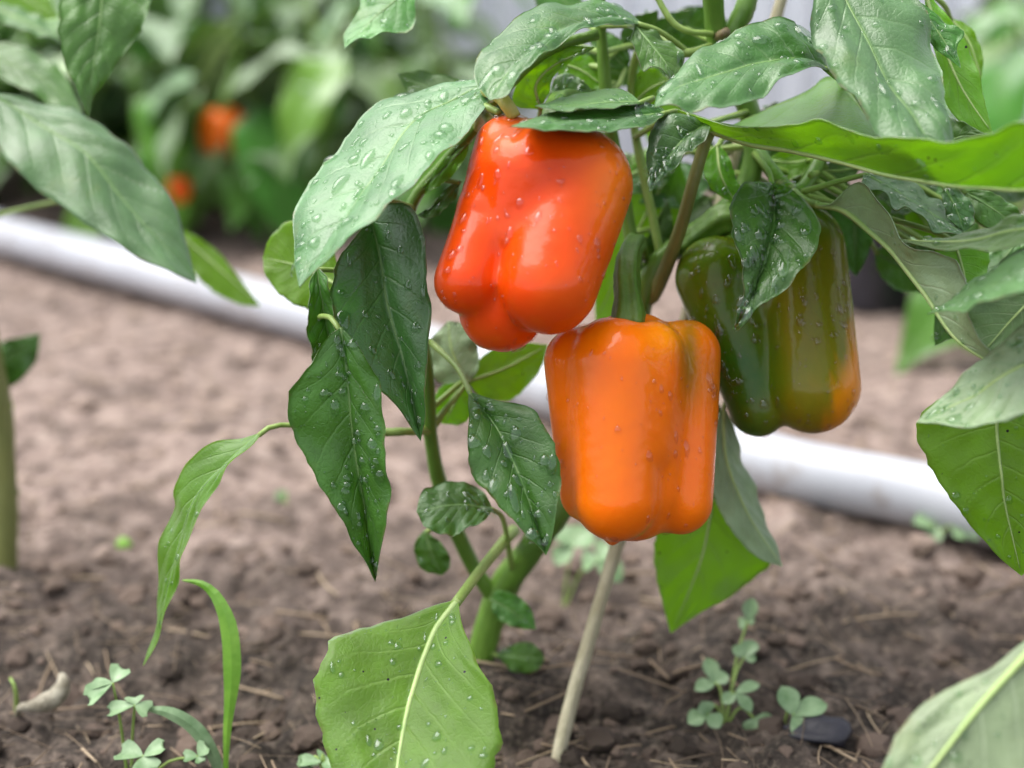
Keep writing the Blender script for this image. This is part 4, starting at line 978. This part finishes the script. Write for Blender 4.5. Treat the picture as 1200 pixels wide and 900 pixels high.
# dark nursery pot behind
def pot():
    c = G(1028, 362); r = root('nursery_pot', (c[0], c[1], 0), 'dark plastic pot, blurred, right of the green pepper', 'pot')
    prof = [(0.035, -0.005), (0.042, 0.07), (0.042, 0.0705), (0.046, 0.0708), (0.046, 0.08), (0.041, 0.08), (0.036, 0.02), (0.0, 0.02)]
    V, F = [], []; k = 28
    for (rr, z) in prof:
        for i in range(k):
            t = 2 * math.pi * i / k; V.append((c[0] + rr * math.cos(t), c[1] + 0.02 + rr * math.sin(t), z + 0.004))
    for j in range(len(prof) - 1):
        for i in range(k): F.append((j * k + i, j * k + (i + 1) % k, (j + 1) * k + (i + 1) % k, (j + 1) * k + i))
    mesh_obj('pot_wall', V, F, 'black_plastic', r)
    V = [(c[0] + 0.037 * math.cos(2 * math.pi * i / k), c[1] + 0.02 + 0.037 * math.sin(2 * math.pi * i / k), 0.068) for i in range(k)]
    mesh_obj('pot_soil', V + [(c[0], c[1] + 0.02, 0.075)], [(i, (i + 1) % k, k) for i in range(k)], 'soil', r)
pot()

#@@WEEDS
# ------------------------------------------------------------------ weeds and litter on the ground
def blade(name, pts, widths, mat, label, cat, group=None, fold=0.1):
    c = spline([P(p) for p in pts], 26); n = len(c)
    tan = np.gradient(c, axis=0); tan /= np.linalg.norm(tan, axis=1)[:, None]
    view = c - CAMP; sd_ = np.cross(tan, view); sd_ /= np.linalg.norm(sd_, axis=1)[:, None]
    sd_ = 0.97 * sd_ + 0.22 * view / np.linalg.norm(view, axis=1)[:, None]
    w = np.interp(np.linspace(0, 1, n), np.linspace(0, 1, len(widths)), widths)[:, None]
    nn = np.cross(tan, sd_)
    V = np.vstack([c - sd_ * w, c + nn * w * fold, c + sd_ * w, c + nn * w * fold + nn * 0.0004])
    F = []
    for i in range(n - 1):
        for a, b in ((0, 1), (1, 2), (2, 3), (3, 0)):
            F.append((a * n + i, a * n + i + 1, b * n + i + 1, b * n + i))
    return tag(mesh_obj(name, V, F, mat, None, False), label, cat, group)
blade('grass_blade', [(264, 925, 65.8), (266, 860, 65), (272, 790, 64.3), (268, 735, 64), (254, 700, 64), (236, 684, 64.5), (214, 680, 65.5)], [0.0010, 0.0014, 0.0024, 0.0042, 0.0040, 0.0020, 0.0003], 'grass_green', 'bright upright grass blade with bent tip in the lower left', 'grass')
blade('grass_blade', [(262, 922, 65.8), (250, 885, 65), (228, 853, 64.6), (198, 835, 64.4), (165, 830, 64.6)], [0.0014, 0.0028, 0.0036, 0.0030, 0.0006], 'weed_green', 'pale arching grass blade beside the clover in the lower left', 'grass')

def leaflet_geo(base, tip, w, up, nu=10, bulge=0.15, notch=0.0):
    base, tip, up = map(np.asarray, (base, tip, up)); ax = tip - base; L = np.linalg.norm(ax); ax = ax / L
    sd_ = np.cross(ax, up); sd_ /= np.linalg.norm(sd_); nn = np.cross(sd_, ax)
    V, F = [], []
    for i in range(nu + 1):
        u = i / nu; ww = w * math.sin(math.pi * min(1, 0.04 + u * 0.96) ** 1.25) ** 0.75 * 0.5 if notch == 0 else w * 0.5 * math.sin(math.pi / 2 * min(1, u * 1.15)) ** 0.8 * (1 if u < 0.8 else 1 - (u - 0.8) * 2.2)
        for s in (-1, -0.5, 0, 0.5, 1):
            e = notch * L * (1 - abs(s)) * (1 if u > 0.9 else 0)
            V.append(base + ax * (L * u - e) + sd_ * s * ww + nn * (abs(s) * ww * 0.35 + bulge * L * math.sin(math.pi * u) * 0.3))
    for i in range(nu):
        for j in range(4):
            a = i * 5 + j; F.append((a, a + 1, a + 6, a + 5))
    m = len(V); F += [tuple(m + k for k in reversed(f)) for f in F]
    V += [v - nn * 0.0003 for v in V]
    return V, F
UP = np.array([0, -0.35, 0.94])
def weed(name, base_px, stems, label, cat, group, mat='weed_green', clover=False):
    b = G(*base_px); b[2] = float(ground_h(b[0], b[1]))
    r = root(name, tuple(b), label, cat, group)
    for st in stems:
        tip = P(st[0]); pts = spline([b - np.array([0, 0, 0.004]), (b + tip) / 2 + np.array([0.0, 0.002, 0.006]), tip], 10)
        v, f = tube_geo(pts, [0.0009, 0.0006], 6); mesh_obj('stem', v, f, 'stem_pale', r)
        for (dx, dy, dd, w) in st[1]:
            kk = random.uniform(0.7, 1.3); dx, dy, w = dx * kk + random.uniform(-4, 4), dy * kk + random.uniform(-4, 4), w * random.uniform(0.65, 1.15); dd += random.uniform(-0.4, 0.4)
            e = P((st[0][0] + dx, st[0][1] + dy, st[0][2] + dd))
            V, F = leaflet_geo(tip, e, w, UP, notch=0.18 if clover else 0); mesh_obj('leaf', V, F, mat, r)
tri = lambda s, t=0: [(s * math.cos(a + t), 0.62 * s * math.sin(a + t), -0.5 * math.sin(a + t), 0.0115 * s / 26) for a in (0.5, 2.6, 4.7)]
weed('clover', (150, 915), [((132, 800, 64.5), [(-30, 18, -0.3, 0.011), (14, -14, 0.4, 0.010), (-18, 4, 0.4, 0.009)]), ((158, 826, 64.2), tri(27, 0.2)), ((168, 886, 63.8), tri(27, 1.0)), ((232, 886, 64.5), tri(18, 0.6))], 'pale green clover seedlings in the lower left corner area', 'clover', 'ground weeds', clover=True)
weed('clover', (382, 925), [((377, 893, 65), tri(22, 0.3)), ((362, 898, 65.4), tri(15, 0.8))], 'tiny clover beside the big lime leaf at the bottom', 'clover', 'ground weeds', clover=True)
weed('chickweed', (850, 850), [((838, 800, 70.5), [(-22, 10, 0, 0.011), (18, -16, 0.4, 0.012), (-8, -22, 0.6, 0.011)]), ((862, 812, 70), [(24, -8, 0, 0.010), (-20, 14, -0.4, 0.010), (14, 16, -0.4, 0.010)]), ((872, 770, 71), [(12, -22, 0.3, 0.010), (-14, -10, 0, 0.009), (16, 4, 0, 0.010)]),
     ((876, 728, 72), [(2, -22, 0.3, 0.009), (14, -6, 0, 0.008), (-10, 4, 0, 0.008)]), ((828, 838, 69.4), [(-26, 12, -0.4, 0.011), (16, 10, -0.4, 0.010), (-8, -20, 0, 0.010)]), ((884, 842, 69.6), [(20, 4, 0, 0.010), (-6, 16, -0.3, 0.009)])], 'tufted little weed with many small leaves on the right', 'weed', 'ground weeds')
weed('seedling', (918, 858), [((930, 838, 68.6), [(-16, -34, 0.5, 0.013), (46, -20, 0.2, 0.013), (14, 30, -0.8, 0.013)])], 'four leaved seedling beside the black lump, lower right', 'seedling', 'ground weeds')
weed('seedling', (1025, 600), [((1026, 582, 96), [(-26, -8, 0, 0.016), (24, -10, 0.4, 0.016), (2, 14, -0.6, 0.014)])], 'blurred small weed in front of the pipe on the right', 'seedling', 'ground weeds')
weed('seedling', (1090, 640), [((1095, 615, 89), [(-26, 0, 0, 0.016), (26, -4, 0.4, 0.018), (2, 18, -0.6, 0.016)]), ((1130, 625, 88), [(22, 4, 0, 0.016), (-20, 8, 0, 0.014)])], 'blurred weed under the pipe near the right edge', 'seedling', 'ground weeds')
weed('seedling', (660, 690), [((672, 640, 84), [(-22, -22, 0.4, 0.018), (22, -12, 0.2, 0.020), (-20, 16, -0.4, 0.017)]), ((700, 655, 83), [(30, -20, 0.2, 0.018), (22, 26, -0.5, 0.018), (-24, 10, 0, 0.016)])], 'blurred pale weed behind the stake below the orange pepper', 'seedling', 'ground weeds')
weed('seedling', (72, 492), [((75, 485, 115), [(-16, -4, 0, 0.013), (16, -4, 0, 0.013), (0, 10, -0.4, 0.012)]), ((100, 520, 108), [(-12, -4, 0, 0.012), (14, 4, 0, 0.012)])], 'blurred tiny seedling on the soil at the left', 'seedling', 'ground weeds')
weed('seedling', (335, 600), [((333, 588, 94), [(-10, -14, 0, 0.010), (10, 14, -0.3, 0.010)])], 'blurred tiny seedling left of the long hanging leaf', 'seedling', 'ground weeds')
weed('seedling', (215, 384), [((216, 376, 140), [(-18, -4, 0, 0.02), (18, -6, 0, 0.02), (0, 10, -0.5, 0.018)])], 'blurred weed just below the white pipe at the left', 'seedling', 'ground weeds')

# yellow-green bud on the soil, dry stalk, black lump
def lump(name, px, r, mat, label, cat, sq=(1, 1, 0.7), seed=1, amp=0.5):
    b = G(*px); b[2] = float(ground_h(b[0], b[1])) + r * 0.12
    bm = bmesh.new(); bmesh.ops.create_icosphere(bm, subdivisions=3, radius=1)
    v = np.array([q.co[:] for q in bm.verts]); f = [tuple(l.index for l in p.verts) for p in bm.faces]; bm.free()
    n = 1 + amp * vnoise(v[:, 0] * 1.6 + seed, v[:, 1] * 1.6 + v[:, 2] * 1.1, seed)
    o = mesh_obj(name, v * n[:, None] * r * np.array(sq) + b, f, mat)
    tag(o, label, cat)
lump('fallen_bud', (145, 630), 0.0052, 'grass_green', 'small yellow green bud lying on the soil at the left', 'bud', (1, 0.9, 0.9), 2, 0.3)
lump('plastic_scrap', (952, 872), 0.015, 'black_plastic', 'black lump of plastic beside the seedling, lower right', 'plastic', (1.15, 0.75, 0.42), 5, 1.3)
db = G(20, 840); db[2] = float(ground_h(db[0], db[1]))
dk = root('dry_stalk', tuple(db), 'pale dried curled stalk on the soil, lower left corner', 'stalk')
v, f = tube_geo(spline([db, P((24, 830, 69.2)), P((45, 826, 69)), P((64, 818, 69)), P((74, 802, 69.2)), P((72, 790, 69.6))], 24), [0.0013, 0.0014, 0.0017, 0.0026, 0.0052, 0.0046, 0.0016], 10)
mesh_obj('curled_stem', v, f, 'dry_stalk', dk)
v, f = tube_geo(spline([db, P((18, 808, 69.6)), P((12, 795, 69.8))], 8), [0.0015, 0.0008], 6); mesh_obj('shoot', v, f, 'stem_pale', dk)
